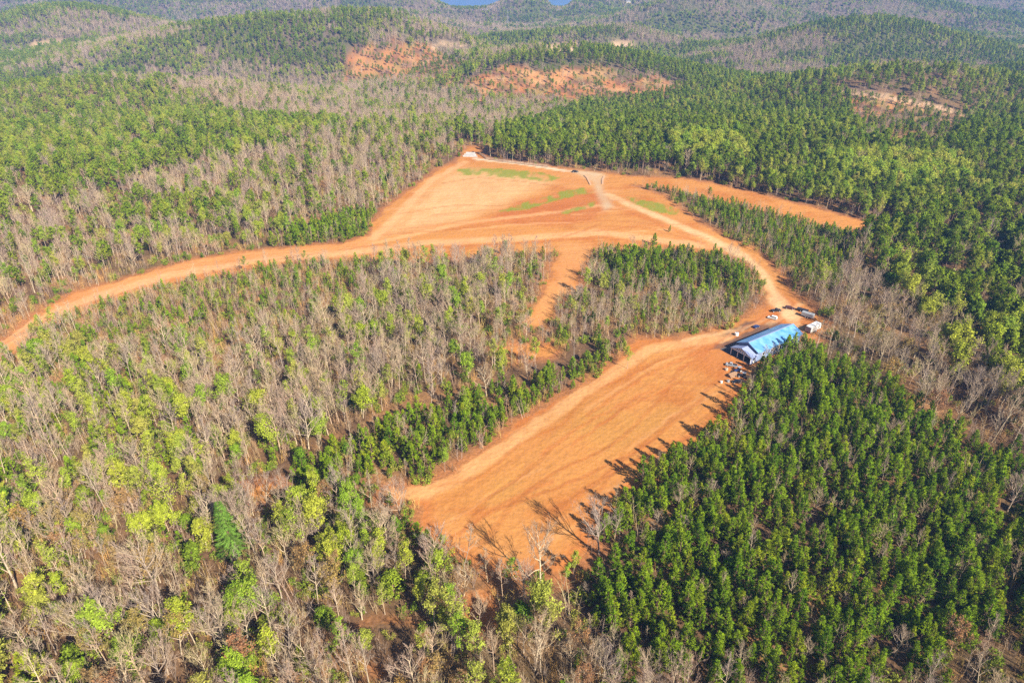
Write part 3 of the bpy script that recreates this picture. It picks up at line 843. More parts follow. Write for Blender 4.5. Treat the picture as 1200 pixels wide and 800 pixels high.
singles = [  # kind, variant, pixel of the foot, size, label
    ('C', 0, (277,650), 1.0, 'bright green cone-shaped spruce standing alone in the lower hardwood'),
    ('B', 1, (634,690), 1.2, 'tall bare tree at the tip of the lower field, casting the longest shadow on it'),
    ('B', 2, (702,650), 1.15, 'bare tree on the plantation edge whose branching shadow lies across the lower field'),
    ('R', 0, (213,768), .95, 'russet-brown budding tree low in the hardwood, the reddest crown there'),
    ('R', 1, (362,672), .92, 'tan-yellow budding tree near the bright spruce'),
    ('E', 0, (224,622), .8, 'small round olive evergreen just behind the bigger olive one by the spruce'),
    ('E', 1, (228,668), 1.1, 'larger round olive evergreen in front of the small one by the spruce'),
    ('E', 2, (463,700), 1.15, 'broad dark green evergreen crown at the foot of the lower field'),
    ('E', 0, (101,595), 1.0, 'dark green rounded evergreen in the spring wood by the curving road'),
    ('E', 2, (12,602), 1.1, 'dark green rounded evergreen at the edge of the picture above the bare oaks'),
    ('L', 1, (460,408), .85, 'single lime green tree glowing in the bare wood between the clearings'),
    ('L', 2, (144,475), .95, 'lime green tree beside the bare tree below the curving road'),
    ('L', 3, (105,498), .95, 'tall lime green tree with pale twin stems below the curving road'),
    ('L', 1, (552,385), .8, 'pale lime tree just beneath the upper clearing'),
    ('B', 0, (68,440), .95, 'leaning bare tree with a fan of pale limbs beside the curving dirt road'),
    ('B', 3, (188,455), .9, 'bare tree with long horizontal limbs above the lime trees'),
    ('B', 2, (362,526), 1.0, 'bare tree with a thick white trunk above the dark pine strip'),
    ('B', 1, (508,465), .95, 'large pale bare tree above the dark pine strip'),
    ('B', 3, (570,465), .85, 'pale bare tree by the small clay patch'),
    ('B', 0, (618,445), .7, 'white-stemmed bare tree standing on the small clay patch'),
    ('B', 2, (614,305), .7, 'bare tree at the head of the clay gap'),
    ('P', 0, (784,272), .42, 'tiny lone pine standing out on the clay of the upper clearing'),
    ('P', 3, (766,288), .8, 'tallest pine at the rim of the upper clearing'),
    ('P', 2, (655,398), .75, 'bright pine beside the lower end of the clay gap'),
    ('L', 0, (735,432), .6, 'yellow-green tree on the rim of the lower field'),
    ('R', 2, (1040,330), .95, 'pale tan dome of a budding tree at the edge of the evergreen wood'),
    ('L', 2, (1070,372), 1.0, 'brightest lime tree at the edge of the evergreen wood'),
    ('L', 3, (1052,352), .95, 'narrow lime tree behind the brightest lime tree'),
    ('S', 1, (903,424), .42, 'small bare tree against the barn wall'),
    ('S', 2, (908,421), .38, 'second small bare tree leaning to the barn eaves'),
    ('G2', 0, (978,400), 1.0, ''),
    ('B', 0, (955,600), .55, 'grey bare tree poking out of the dense pines'),
    ('B', 3, (1048,770), .6, 'white bare tree at the lower rim of the dense pines'),
    ('B', 1, (1180,600), .8, 'bare tree where the pines meet the bare belt'),
    ('B', 3, (190,702), 1.25, 'huge spreading bare oak with a bristling grey crown'),
    ('B', 1, (20,690), 1.3, 'huge pale bare oak at the very edge of the wood'),
    ('B', 2, (318,742), .85, 'wide bare tree with rust-tinged limbs below the spruce'),
]
taken = []
for (kd, var, px, size, lab) in singles:
    if kd == 'G2': kd, lab = 'E', 'lone olive bush-like evergreen behind the white box trailer'; size = .62
    x, y = at(*px); z = float(height(x, y))
    plant(kd, var, x, y, z, size, random.random() * 6.28, lab)
    taken.append((x, y, 3.2 if kd in 'BCE' else 2.2))
    taken += [(x * (1 - q / y), y - q, 2.6) for q in ((3.5, 7.0) if y < 260 else (4.5,))]
taken += [(taken[0][0] - .3 * k, taken[0][1] - 3.2 * k, 4.6) for k in (1, 2, 3, 4)]
tk = np.array(taken)
def free(t):
    return not (np.hypot(tk[:, 0] - t[1], tk[:, 1] - t[2]) < tk[:, 2]).any()
trees = [t for t in trees if t[2] > 420 or free(t)]

# ------------------------------------------------------------------ repeats: the 300 of each kind that show largest stand as trees of their own
MARKS = [('close to the barn', (905,405)), ('at the tip of the lower field', (640,690)), ('along the lower field edge', (740,610)), ('along the lower field edge', (810,545)),
         ('toward the bare belt', (1110,520)), ('toward the bare belt', (1180,590)), ('deep in the middle', (930,560)), ('deep in the middle', (1000,600)), ('on the downhill side', (850,700)), ('on the downhill side', (1000,730)), ('on the downhill side', (760,720)),
         ('near the bright spruce', (277,650)), ('near the russet tree', (213,768)), ('by the huge bristling oak', (190,702)), ('by the huge pale oak', (20,690)), ('near the lime pair', (125,490)),
         ('by the curving road', (100,365)), ('by the curving road', (300,320)), ('by the curving road', (20,430)), ('below the thick white trunk', (362,540)), ('by the small clay patch', (618,430)), ('beside the clay gap', (650,350)),
         ('by the single lime tree', (460,408)), ('by the track mouth', (445,590)), ('on the thin clay ground', (475,760)), ('under the upper clearing', (560,310)), ('near the barn road', (895,340)), ('by the broad dark evergreen', (463,700)), ('midway along the field', (600,515)), ('by the lime edge', (1065,360)), ('near the tan dome', (1040,330))]
mk = np.array([at(*p) for _, p in MARKS])
WORD = {'P': 'young pine', 'T': 'grown pine with a clear stem', 'B': 'spreading bare tree', 'S': 'slender bare tree', 'L': 'slim spring green tree', 'M': 'broad spring green tree', 'R': 'tan budding tree', 'E': 'rounded evergreen'}
ranked = {}
for k, t in enumerate(trees):
    px, py, d = project(t[1], t[2], t[3])
    qx, qy, _ = project(t[1], t[2], t[3] + HT[t[0]] * t[4])
    if 6 < px < 1194 and 8 < qy and (py + qy * 2) / 3 < 796:
        ranked.setdefault(tree_no[t[0]], []).append((-(HT[t[0]] * t[4]) / d, k))
own = set()
LIMIT = {'pine_tree': 295, 'bare_tree': 280, 'leafing_tree': 285, 'evergreen_tree': 285}
for nm, rr in ranked.items():
    rr.sort()
    for _, k in rr[:LIMIT[nm]]:
        kd, x, y, z, size, turn, st = trees[k]
        lo, hi = STANDS[st][4]
        rel = (size - lo) / (hi - lo)
        sw = 'tall ' if rel > .7 else ('small ' if rel < .3 else 'middling ')
        dm = np.hypot(mk[:, 0] - x, mk[:, 1] - y); j = int(dm.argmin())
        lab = sw + WORD[kd] + ' ' + STANDS[st][0]
        mkp = MARKS[j][0] if dm[j] < 38 else 'away from its edges'
        if len(lab.split()) + len(mkp.split()) <= 16: lab = lab + ', ' + mkp
        plant(kd, int(rng.integers(0, 9)), x, y, z, size, turn, lab, lab + ' group')
        own.add(k)
print('own trees', len(own))

# ------------------------------------------------------------------ the rest of the woods, as masses
def mass(name, pts, kinds):
    pr = [(k, i, p[1]) for k in kinds for i, p in enumerate(protos[k])]
    of = {k: [n for n, q in enumerate(pr) if q[0] == k] for k in kinds}
    n = len(pts)
    me = bpy.data.meshes.new(name); me.vertices.add(n)
    me.vertices.foreach_set('co', np.array([(t[1], t[2], t[3]) for t in pts], dtype=np.float32).ravel())
    var = np.array([random.choice(of[t[0]]) for t in pts], dtype=np.int32)
    a = me.attributes.new('variant', 'INT', 'POINT'); a.data.foreach_set('value', var)
    a = me.attributes.new('turn', 'FLOAT_VECTOR', 'POINT'); a.data.foreach_set('vector', np.array([(random.gauss(0, .03), random.gauss(0, .03), t[5]) for t in pts], dtype=np.float32).ravel())
    a = me.attributes.new('size', 'FLOAT_VECTOR', 'POINT'); a.data.foreach_set('vector', np.array([(t[4] * random.uniform(.88, 1.14) * (1.5 if t[2] > 1700 else 1), t[4] * random.uniform(.88, 1.14) * (1.5 if t[2] > 1700 else 1), t[4]) for t in pts], dtype=np.float32).ravel())
    ob = link(bpy.data.objects.new(name, me)); tag(ob, kind='stuff')
    ng = bpy.data.node_groups.new(name, 'GeometryNodeTree')
    ng.interface.new_socket('Geometry', in_out='INPUT', socket_type='NodeSocketGeometry')
    ng.interface.new_socket('Geometry', in_out='OUTPUT', socket_type='NodeSocketGeometry')
    gi = ng.nodes.new('NodeGroupInput'); go = ng.nodes.new('NodeGroupOutput'); jn = ng.nodes.new('GeometryNodeJoinGeometry')
    def attr(nm, ty):
        q = ng.nodes.new('GeometryNodeInputNamedAttribute'); q.data_type = ty; q.inputs['Name'].default_value = nm; return q.outputs[0]
    av, at_, as_ = attr('variant', 'INT'), attr('turn', 'FLOAT_VECTOR'), attr('size', 'FLOAT_VECTOR')
    for i, (k, j, po) in enumerate(pr):
        oi = ng.nodes.new('GeometryNodeObjectInfo'); oi.transform_space = 'ORIGINAL'; oi.inputs['Object'].default_value = po; oi.inputs['As Instance'].default_value = False
        ip = ng.nodes.new('GeometryNodeInstanceOnPoints')
        cm = ng.nodes.new('FunctionNodeCompare'); cm.data_type = 'INT'; cm.operation = 'EQUAL'
        ii = [s for s in cm.inputs if s.type == 'INT']
        ng.links.new(av, ii[0]); ii[1].default_value = i
        ng.links.new(gi.outputs[0], ip.inputs['Points']); ng.links.new(cm.outputs['Result'], ip.inputs['Selection'])
        ng.links.new(oi.outputs['Geometry'], ip.inputs['Instance'])
        ng.links.new(at_, ip.inputs['Rotation']); ng.links.new(as_, ip.inputs['Scale'])
        ng.links.new(ip.outputs['Instances'], jn.inputs[0])
    ng.links.new(jn.outputs[0], go.inputs[0])
    ob.modifiers.new('planting', 'NODES').node_group = ng
    return ob
rest = [t for k, t in enumerate(trees) if k not in own]
mass('pine_forest', [t for t in rest if t[0] in 'PT'], ['P', 'T'])
mass('hardwood_forest', [t for t in rest if t[0] in 'BS'], ['B', 'S'])
mass('leafing_forest', [t for t in rest if t[0] in 'LRM'], ['L', 'R', 'M'])
mass('evergreen_forest', [t for t in rest if t[0] in 'E'], ['E'])
mass('undergrowth', under, ['K', 'G', 'W'])

# ------------------------------------------------------------------ built things: boxes, prisms and wheels
class MB:
    """collects solids for one mesh object"""
    def __init__(s): s.v = []; s.f = []
    def hexa(s, pts):
        b = len(s.v); s.v += [tuple(p) for p in pts]
        for q in ((0, 3, 2, 1), (4, 5, 6, 7), (0, 1, 5, 4), (1, 2, 6, 5), (2, 3, 7, 6), (3, 0, 4, 7)): s.f.append(tuple(b + i for i in q))
        return s
    def box(s, x0, x1, y0, y1, z0, z1, taper=0):
        t = taper
        return s.hexa([(x0, y0, z0), (x1, y0, z0), (x1, y1, z0), (x0, y1, z0), (x0 + t, y0 + t, z1), (x1 - t, y0 + t, z1), (x1 - t, y1 - t, z1), (x0 + t, y1 - t, z1)])
    def prism(s, prof, y0, y1, axis='y'):
        """a side profile (x, z) drawn along y, or (y, z) along x"""
        b = len(s.v); n = len(prof)
        for yy in (y0, y1):
            for p in prof: s.v.append((p[0], yy, p[1]) if axis == 'y' else (yy, p[0], p[1]))
        s.f.append(tuple(b + i for i in range(n))); s.f.append(tuple(b + n + i for i in reversed(range(n))))
        for i in range(n): s.f.append((b + i, b + n + i, b + n + (i + 1) % n, b + (i + 1) % n))
        return s
    def bar(s, p, q, w):
        p, q = Vector(p), Vector(q); d = (q - p).normalized()
        u = d.cross(Vector((0, 0, 1)));
        if u.length < .05: u = d.cross(Vector((1, 0, 0)))
        u = u.normalized() * w / 2; k = d.cross(u).normalized() * w / 2
        return s.hexa([p - u - k, p + u - k, p + u + k, p - u + k, q - u - k, q + u - k, q + u + k, q - u + k])
    def cyl(s, c, r, h, axis='y', n=14, r2=None):
        b = len(s.v); r2 = r if r2 is None else r2
        for k, rr in ((-h / 2, r), (h / 2, r2)):
            for i in range(n):
                a = 2 * math.pi * i / n; u, w = rr * math.cos(a), rr * math.sin(a)
                s.v.append({'y': (c[0] + u, c[1] + k, c[2] + w), 'x': (c[0] + k, c[1] + u, c[2] + w), 'z': (c[0] + u, c[1] + w, c[2] + k)}[axis])
        s.f.append(tuple(b + i for i in range(n))); s.f.append(tuple(b + n + i for i in reversed(range(n))))
        for i in range(n): s.f.append((b + i, b + n + i, b + n + (i + 1) % n, b + (i + 1) % n))
        return s
    def obj(s, name, m, parent, bevel=.0):
        me = bpy.data.meshes.new(name); me.from_pydata(s.v, [], s.f); me.materials.append(m); me.update()
        import bmesh
        bm = bmesh.new(); bm.from_mesh(me); bmesh.ops.recalc_face_normals(bm, faces=bm.faces); bm.to_mesh(me); bm.free()
        o = link(bpy.data.objects.new(name, me), parent)
        if bevel:
            md = o.modifiers.new('bevel', 'BEVEL'); md.width = bevel; md.segments = 2; md.limit_method = 'ANGLE'
        return o
def thing(name, label, cat, px, heading=0, group=None, xyz=None):
    x, y = at(*px) if xyz is None else xyz[:2]
    e = bpy.data.objects.new(name, None); e.location = (x, y, float(height(x, y)) if xyz is None or len(xyz) < 3 else xyz[2])
    e.rotation_euler = (0, 0, heading); link(e); tag(e, label, cat, group); return e

B = {}
def roof_metal():
    m, nt, b = mat('blue_roof_metal', .38)
    b.inputs['Metallic'].default_value = .25; b.inputs['Specular IOR Level'].default_value = .5
    tc = N(nt, 'ShaderNodeTexCoord'); wv = N(nt, 'ShaderNodeTexWave'); wv.inputs['Scale'].default_value = 1.1; wv.bands_direction = 'X'
    nt.links.new(tc.outputs['Object'], wv.inputs['Vector'])
    bp = N(nt, 'ShaderNodeBump'); bp.inputs['Strength'].default_value = .5; bp.inputs['Distance'].default_value = .06
    nt.links.new(wv.outputs['Fac'], bp.inputs['Height']); nt.links.new(bp.outputs['Normal'], b.inputs['Normal'])
    nz = N(nt, 'ShaderNodeTexNoise'); nz.inputs['Scale'].default_value = .35; nz.inputs['Detail'].default_value = 4
    nt.links.new(tc.outputs['Object'], nz.inputs['Vector'])
    r = N(nt, 'ShaderNodeValToRGB'); r.color_ramp.elements[0].position = .3; r.color_ramp.elements[1].position = .75
    r.color_ramp.elements[0].color = (.065, .25, .57, 1); r.color_ramp.elements[1].color = (.23, .44, .63, 1)
    nt.links.new(nz.outputs['Fac'], r.inputs['Fac']); nt.links.new(r.outputs['Color'], b.inputs['Base Color'])
    return m
B['roof'] = roof_metal()
B['porch'] = plain('pale_roof_metal', (.22, .26, .42), .45, .35)
B['siding'] = plain('blue_grey_siding', (.16, .22, .36), .6, .3)
B['trim'] = plain('white_trim', (.74, .74, .74), .5)
B['white'] = plain('white_paint', (.58, .58, .58), .35, .5, var=.06)
B['silver'] = plain('silver_paint', (.26, .27, .29), .3, .5, var=.06)
B['black'] = plain('black_paint', (.018, .018, .022), .3, .5)
B['maroon'] = plain('dark_red_paint', (.075, .022, .022), .35, .5)
B['navy'] = plain('dark_blue_paint', (.02, .04, .13), .3, .5)
B['tyre'] = plain('tyre_rubber', (.018, .018, .018), .9, .1)
B['rim'] = plain('wheel_metal', (.45, .45, .45), .4, .5)
B['glass'] = plain('car_glass', (.012, .016, .022), .08, .6, var=.05)
B['lamp'] = plain('lamp_glass', (.6, .58, .5), .2, .5)
B['red'] = plain('tail_lamp', (.35, .02, .02), .3, .5)
B['wood'] = plain('dark_brown_timber', (.26, .16, .10), .85, .1)
B['board'] = plain('brown_boards', (.40, .25, .155), .85, .1)
B['tan'] = plain('weathered_timber', (.38, .31, .24), .85, .1)
B['block'] = plain('grey_block', (.36, .35, .34), .9, .1, var=.25, scale=1.2)
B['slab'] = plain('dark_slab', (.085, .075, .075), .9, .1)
B['steel'] = plain('rusty_steel', (.085, .07, .065), .6, .3)

# the barn: origin under the middle of its front gable, x runs along the ridge
hd = R(34)
bx, by = 88.6, 222.9
barn = thing('barn', 'long low barn with a blue metal roof between the clay yard and the pines', 'barn', None, hd, xyz=(bx, by))
L_, HW, EV, RG = 26.0, 4.7, 4.1, 6.2
MB().prism([(-HW + .3, 0), (HW - .3, 0), (HW - .3, EV - .1), (0, RG - .22), (-HW + .3, EV - .1)], .15, L_ - .15, 'x').obj('wall', B['siding'], barn)
for s in (-1, 1):
    k = (RG - EV) / HW; ov = .45
    e, z = (HW + ov) * s, EV - k * ov
    roof = MB().hexa([(-.4, 0, RG - .12), (L_ + .4, 0, RG - .12), (L_ + .4, e, z - .12), (-.4, e, z - .12), (-.4, 0, RG + .0), (L_ + .4, 0, RG + .0), (L_ + .4, e, z), (-.4, e, z)]).obj('roof', B['roof'], barn)
    roof['label'] = 'sunlit slope of the blue roof' if s < 0 else 'shaded slope of the blue roof'
MB().box(-.42, L_ + .42, -.22, .22, RG - .02, RG + .07).obj('ridge_cap', B['porch'], barn)
for s in (-1, 1): MB().hexa([(-.47, 0, RG - .3), (-.405, 0, RG - .3), (-.405, (HW + .5) * s, EV - .52), (-.47, (HW + .5) * s, EV - .52), (-.47, 0, RG + .02), (-.405, 0, RG + .02), (-.405, (HW + .5) * s, EV - .2), (-.47, (HW + .5) * s, EV - .2)]).obj('fascia', B['siding'], barn)
# front porch under a lower gable, its trusses open
PE, PR, PL = 2.9, 4.75, 3.6
for s in (-1, 1):
    k = (PR - PE) / HW; e, z = (HW + .35) * s, PE - k * .35
    MB().hexa([(-PL - .3, 0, PR - .1), (.12, 0, PR - .1), (.12, e, z - .1), (-PL - .3, e, z - .1), (-PL - .3, 0, PR), (.12, 0, PR), (.12, e, z), (-PL - .3, e, z)]).obj('porch_roof', B['porch'], barn)
tr = MB()
for xx in (-PL, -PL / 2):
    tr.bar((xx, -HW + .1, PE - .25), (xx, HW - .1, PE - .25), .2)
    for i in range(8):
        y0 = -HW * .82 + i * HW * 1.64 / 8; y1 = y0 + HW * 1.64 / 16; y2 = y0 + HW * 1.64 / 8
        top = PR - .2 - abs(y1) * (PR - PE) / HW
        tr.bar((xx, y0, PE - .2), (xx, y1, top), .14); tr.bar((xx, y1, top), (xx, y2, PE - .2), .14)
tr.obj('truss', B['trim'], barn)
for s in (-1, -.33, .33, 1): MB().box(-PL - .1, -PL + .1, (HW - .2) * s - .1, (HW - .2) * s + .1, 0, PE - .1).obj('post', B['trim'], barn)
MB().box(-PL, -.1, -HW + .15, -HW + .3, 0, PE - .3).obj('side_panel', B['porch'], barn)
for y0 in (-3.1, .4):
    d = MB().box(.06, .147, y0, y0 + 2.7, .05, 3.2).obj('door', B['trim'], barn)
    MB().box(.02, .058, y0 + 2.35, y0 + 2.45, 1.1, 1.5).obj('handle', B['steel'], d)
for i in range(5):
    for s in (-1, 1):
        w = MB().box(3 + i * 5, 4.4 + i * 5, s * (HW - .34) if s > 0 else -HW + .262, s * (HW - .262) if s > 0 else -HW + .34, 1.5, 2.7).obj('window', B['trim'], barn)
        MB().box(3.12 + i * 5, 4.28 + i * 5, (HW - .26) if s > 0 else -HW + .24, (HW - .24) if s > 0 else -HW + .26, 1.62, 2.58).obj('pane', B['glass'], w)
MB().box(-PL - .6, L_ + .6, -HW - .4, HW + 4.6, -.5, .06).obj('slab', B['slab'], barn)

def wheel(parent, x, y, r, w=.24):
    t = MB().cyl((x, y, r), r, w).obj('wheel', B['tyre'], parent)
    MB().cyl((x, y, r), r * .58, w + .03).obj('rim', B['rim'], t)
def car(px, heading, label, paint, shape='car', name='car', cat='car', k=1.0):
    e = thing(name, label, cat, px, heading); e.scale = (k, k, k)
    L, Wd = 4.6, .9
    if shape == 'pickup':
        L = 5.3
        MB().prism([(-2.65, .45), (2.65, .45), (2.62, 1.0), (2.4, 1.12), (-2.65, 1.12)], -Wd, Wd).obj('body', paint, e, .05)
        MB().prism([(-.35, 1.122), (1.45, 1.122), (.85, 1.78), (-.25, 1.80)], -Wd + .08, Wd - .08).obj('cab', paint, e, .05)
        MB().box(-2.5, -.5, -Wd + .12, Wd - .12, 1.1, 1.135).obj('bed', B['black'], e)
        gl = MB(); gl.prism([(-.22, 1.2), (1.2, 1.2), (.78, 1.7), (-.18, 1.7)], -Wd + .07, Wd - .07); gl.obj('side_window', B['glass'], e)
        MB().hexa([(1.47, -.72, 1.15), (1.49, -.72, 1.15), (1.49, .72, 1.15), (1.47, .72, 1.15), (.90, -.66, 1.74), (.92, -.66, 1.74), (.92, .66, 1.74), (.90, .66, 1.74)]).obj('windscreen', B['glass'], e)
        fx, rx = 1.65, -1.65
    else:
        h = 1.72 if shape == 'suv' else 1.46
        MB().prism([(-2.28, .4), (2.28, .4), (2.26, .78), (1.2, .96), (-2.2, 1.0)], -Wd, Wd).obj('body', paint, e, .06)
        MB().prism([(-2.15, .99), (1.15, .95), (.45, h), (-1.75, h)], -Wd + .09, Wd - .09).obj('cabin', paint, e, .06)
        MB().prism([(-1.95, 1.04), (.95, 1.02), (.36, h - .1), (-1.65, h - .1)], -Wd + .075, Wd - .075).obj('side_window', B['glass'], e)
        MB().hexa([(1.19, -.7, .99), (1.21, -.7, .99), (1.21, .7, .99), (1.19, .7, .99), (.50, -.62, h - .07), (.52, -.62, h - .07), (.52, .62, h - .07), (.50, .62, h - .07)]).obj('windscreen', B['glass'], e)
        fx, rx = 1.4, -1.4
    for x in (fx, rx):
        for s in (-1, 1): wheel(e, x, s * (Wd - .08), .36)
    for s in (-1, 1):
        MB().box(L / 2 - .02, L / 2 + .02, s * .62 - .16, s * .62 + .16, .68, .84).obj('headlight', B['lamp'], e)
        MB().box(-L / 2 - .02, -L / 2 + .03, s * .68 - .1, s * .68 + .1, .72, .92).obj('tail_light', B['red'], e)
    return e
car((909,365), R(8), 'black pickup truck parked across the top of the barn yard', B['black'], 'pickup', 'pickup_truck', 'pickup truck', .8)
car((905,374), R(150), 'white sport utility car parked just below the black pickup truck', B['white'], 'suv', 'car', 'car', .85)
car((925,362), R(-22), 'dark red car parked on the far side of the yard', B['maroon'], 'car', 'car', 'car', .85)
car((886,384), R(35), 'dark blue car in the shade beside the barn roof', B['navy'], 'car', 'car', 'car', .7)
car((857,429), R(160), 'silver pickup truck in front of the barn, nearest the field', B['silver'], 'pickup', 'pickup_truck', 'pickup truck', .8)
car((863,449), R(175), 'black car farthest from the barn in the parked cluster', B['black'], 'suv', 'car', 'car', .7)
car((674,202), R(0), 'small black car stopped where the gravel drive meets the road', B['black'], 'car', 'car', 'car', .95)

def trailer(px, heading, label, paint, L, Wd, H, k=1, name='box_trailer'):
    e = thing(name, label, 'trailer', px, heading); e.scale = (k, k, k)
    MB().box(-L / 2, L / 2, -Wd / 2, Wd / 2, .62, H).obj('body', paint, e, .08)
    MB().box(-L / 2 - .02, -L / 2 + .0, -Wd / 2 + .15, Wd / 2 - .15, .72, H - .2).obj('door', B['silver'], e)
    MB().box(-L / 2 + .2, L / 2 - .2, -Wd / 2 + .3, Wd / 2 - .3, .42, .6).obj('chassis', B['steel'], e)
    MB().bar((L / 2 - .1, .5, .52), (L / 2 + 1.2, 0, .52), .12).bar((L / 2 - .1, -.5, .52), (L / 2 + 1.2, 0, .52), .12).obj('tow_bar', B['steel'], e)
    for x in (-.5, .5):
        for s in (-1, 1): wheel(e, x, s * (Wd / 2 - .02), .38)
    return e
trailer((952,388), R(36), 'big white box trailer parked past the end of the barn', B['white'], 7.0, 2.5, 2.9)
trailer((946,372), R(-42), 'narrow grey enclosed trailer parked at the yard rim', B['silver'], 5.0, 1.9, 2.2)
e = trailer((940,365), R(-38), 'long low black trailer parked behind the grey one', B['black'], 4.6, 1.9, 1.15, 1, 'flat_trailer')

def tractor(px, heading, label, paint, k=1):
    e = thing('tractor', label, 'tractor', px, heading); e.scale = (k, k, k)
    MB().prism([(-.2, .7), (1.7, .6), (1.75, 1.15), (1.3, 1.32), (-.2, 1.35)], -.38, .38).obj('hood', paint, e, .05)
    MB().box(-1.5, -.2, -.55, .55, .7, 1.0).obj('body', paint, e, .04)
    MB().box(-1.3, -.75, -.3, .3, 1.0, 1.5).obj('seat', B['black'], e, .05)
    c = MB()
    for x in (-1.45, -.15):
        for s in (-1, 1): c.bar((x, s * .6, 1.0), (x, s * .6, 2.2), .07)
    c.obj('roof_frame', B['steel'], e)
    MB().box(-1.65, .05, -.75, .75, 2.2, 2.3).obj('canopy', B['silver'], e, .04)
    MB().cyl((1.0, .28, 1.7), .05, .9, 'z', 8).obj('exhaust', B['steel'], e)
    for s in (-1, 1):
        wheel(e, -1.0, s * .85, .72, .42); wheel(e, 1.2, s * .68, .45, .28)
    MB().bar((1.7, -.45, .7), (2.5, -.45, .35), .1).bar((1.7, .45, .7), (2.5, .45, .35), .1).obj('loader_arm', B['steel'], e)
    MB().prism([(2.4, .12), (3.05, .1), (2.5, .75)], -.85, .85).obj('bucket', B['steel'], e)
    return e
tractor((864,436), R(200), 'compact dark tractor with a bucket between the silver pickup and the barn porch', B['navy'], .85)
tractor((869,442), R(170), 'second dark tractor, pale canopy, parked against the pines', B['black'], .85)
def tank(px, r, h, label, m, name, cat, xyz=None):
    e = thing(name, label, cat, px)
    MB().cyl((0, 0, h * .42), r, h * .84, 'z', 18).obj('body', m, e, .03)
    MB().cyl((0, 0, h * .90), r, h * .12, 'z', 18, r * .35).obj('top', m, e)
    MB().cyl((0, 0, h * .985), r * .3, h * .05, 'z', 12).obj('lid', B['black'], e)
    return e
tank((863,393), .8, 1.4, 'round white water tank standing alone on the dark strip beside the barn', B['white'], 'water_tank', 'tank')
tank((881,425), .8, 1.5, 'round white water tank by the corner of the barn porch', B['white'], 'water_tank', 'tank')
tank((845,449), .45, .9, 'white drum at the field side of the parked cluster', B['white'], 'drum', 'drum')
tank((853,448), .55, .95, 'grey-white drum nearer the black car', B['silver'], 'drum', 'drum')
tank((851,434), .6, 1.0, 'small pale drum behind the silver pickup', B['tan'], 'drum', 'drum')

# stacked logs beside the pines
for i, (px, hdg) in enumerate((((872,450), R(60)), ((858,441), R(120)))):
    e = thing('timber_pile', ('dark pile of cut logs at the pine edge' if i == 0 else 'dark pile of cut logs among the parked machines'), 'log pile', px, hdg)
    n = 0
    for row, cnt in enumerate((5, 4, 3)):
        for j in range(cnt):
            MB().cyl(((j - cnt / 2 + .5) * .46, random.gauss(0, .12), .22 + row * .38), .22, 3.4 + random.gauss(0, .2), 'y', 8).obj('log', B['wood'], e)

# wing walls at the gate of the drive, road fence and block wall
def ribbon(name, label, cat, pxs, h, m, post_m, gap, rails=None, thick=.25):
    P = [Vector((*at(*p), 0)) for p in pxs]
    e = thing(name, label, cat, None, 0, xyz=(P[0].x, P[0].y)); o = Vector(e.location)
    pts = []
    for a, b in zip(P[:-1], P[1:]):
        n = max(1, int((b - a).length / gap))
        for i in range(n): pts.append(a.lerp(b, i / n))
    pts.append(P[-1])
    pts = [Vector((p.x, p.y, float(height(p.x, p.y)))) - o for p in pts]
    body = MB()
    if rails is None:
        for a, b in zip(pts[:-1], pts[1:]):
            d = (b - a); d.z = 0; u = d.cross(Vector((0, 0, 1))).normalized() * thick / 2; d = d.normalized() * .004
            a, b = a + d, b - d
            body.hexa([a - u - Vector((0, 0, .3)), a + u - Vector((0, 0, .3)), b + u - Vector((0, 0, .3)), b - u - Vector((0, 0, .3)), a - u + Vector((0, 0, h)), a + u + Vector((0, 0, h)), b + u + Vector((0, 0, h)), b - u + Vector((0, 0, h))])
        body.obj('panel', m, e)
    else:
        for z in rails:
            rr = MB()
            for a, b in zip(pts[:-1], pts[1:]): rr.bar(a + Vector((0, 0, z)), b + Vector((0, 0, z)), .18)
            rr.obj('rail', m, e)
    for p in pts:
        MB().box(p.x - .16, p.x + .16, p.y - .16, p.y + .16, p.z - .3, p.z + h + .15).obj('post', post_m, e)
    return e
ribbon('entrance_wall', 'dark curved timber wing wall on the near side of the drive mouth, the longer one', 'wall', [(685,206),(688,209),(690,213),(692,217)], .45, B['board'], B['board'], 3.0, thick=1.2)
ribbon('entrance_wall', 'dark timber wing wall beside the drive mouth, the shorter straight one', 'wall', [(708,207),(706,211),(706,216)], .45, B['board'], B['board'], 3.0, thick=1.2)
ribbon('road_fence', 'long dark board fence with a pale rail under the pines above the upper clearing', 'fence', [(560,180),(570,187),(590,190),(615,193),(642,196)], 1.5, B['tan'], B['wood'], 3.2, rails=(.5, 1.0, 1.5))
e = thing('block_wall', 'stepped grey block retaining wall at the top of the upper clearing', 'wall', (551,184), R(-10))
for row in range(3):
    MB().box(-5.5 + row, 5.5 - row, -.6 + row * .9, .3 + row * .9 - .004, -.3, 1.0 + row * 1.0).obj('course', B['block'], e, .05)

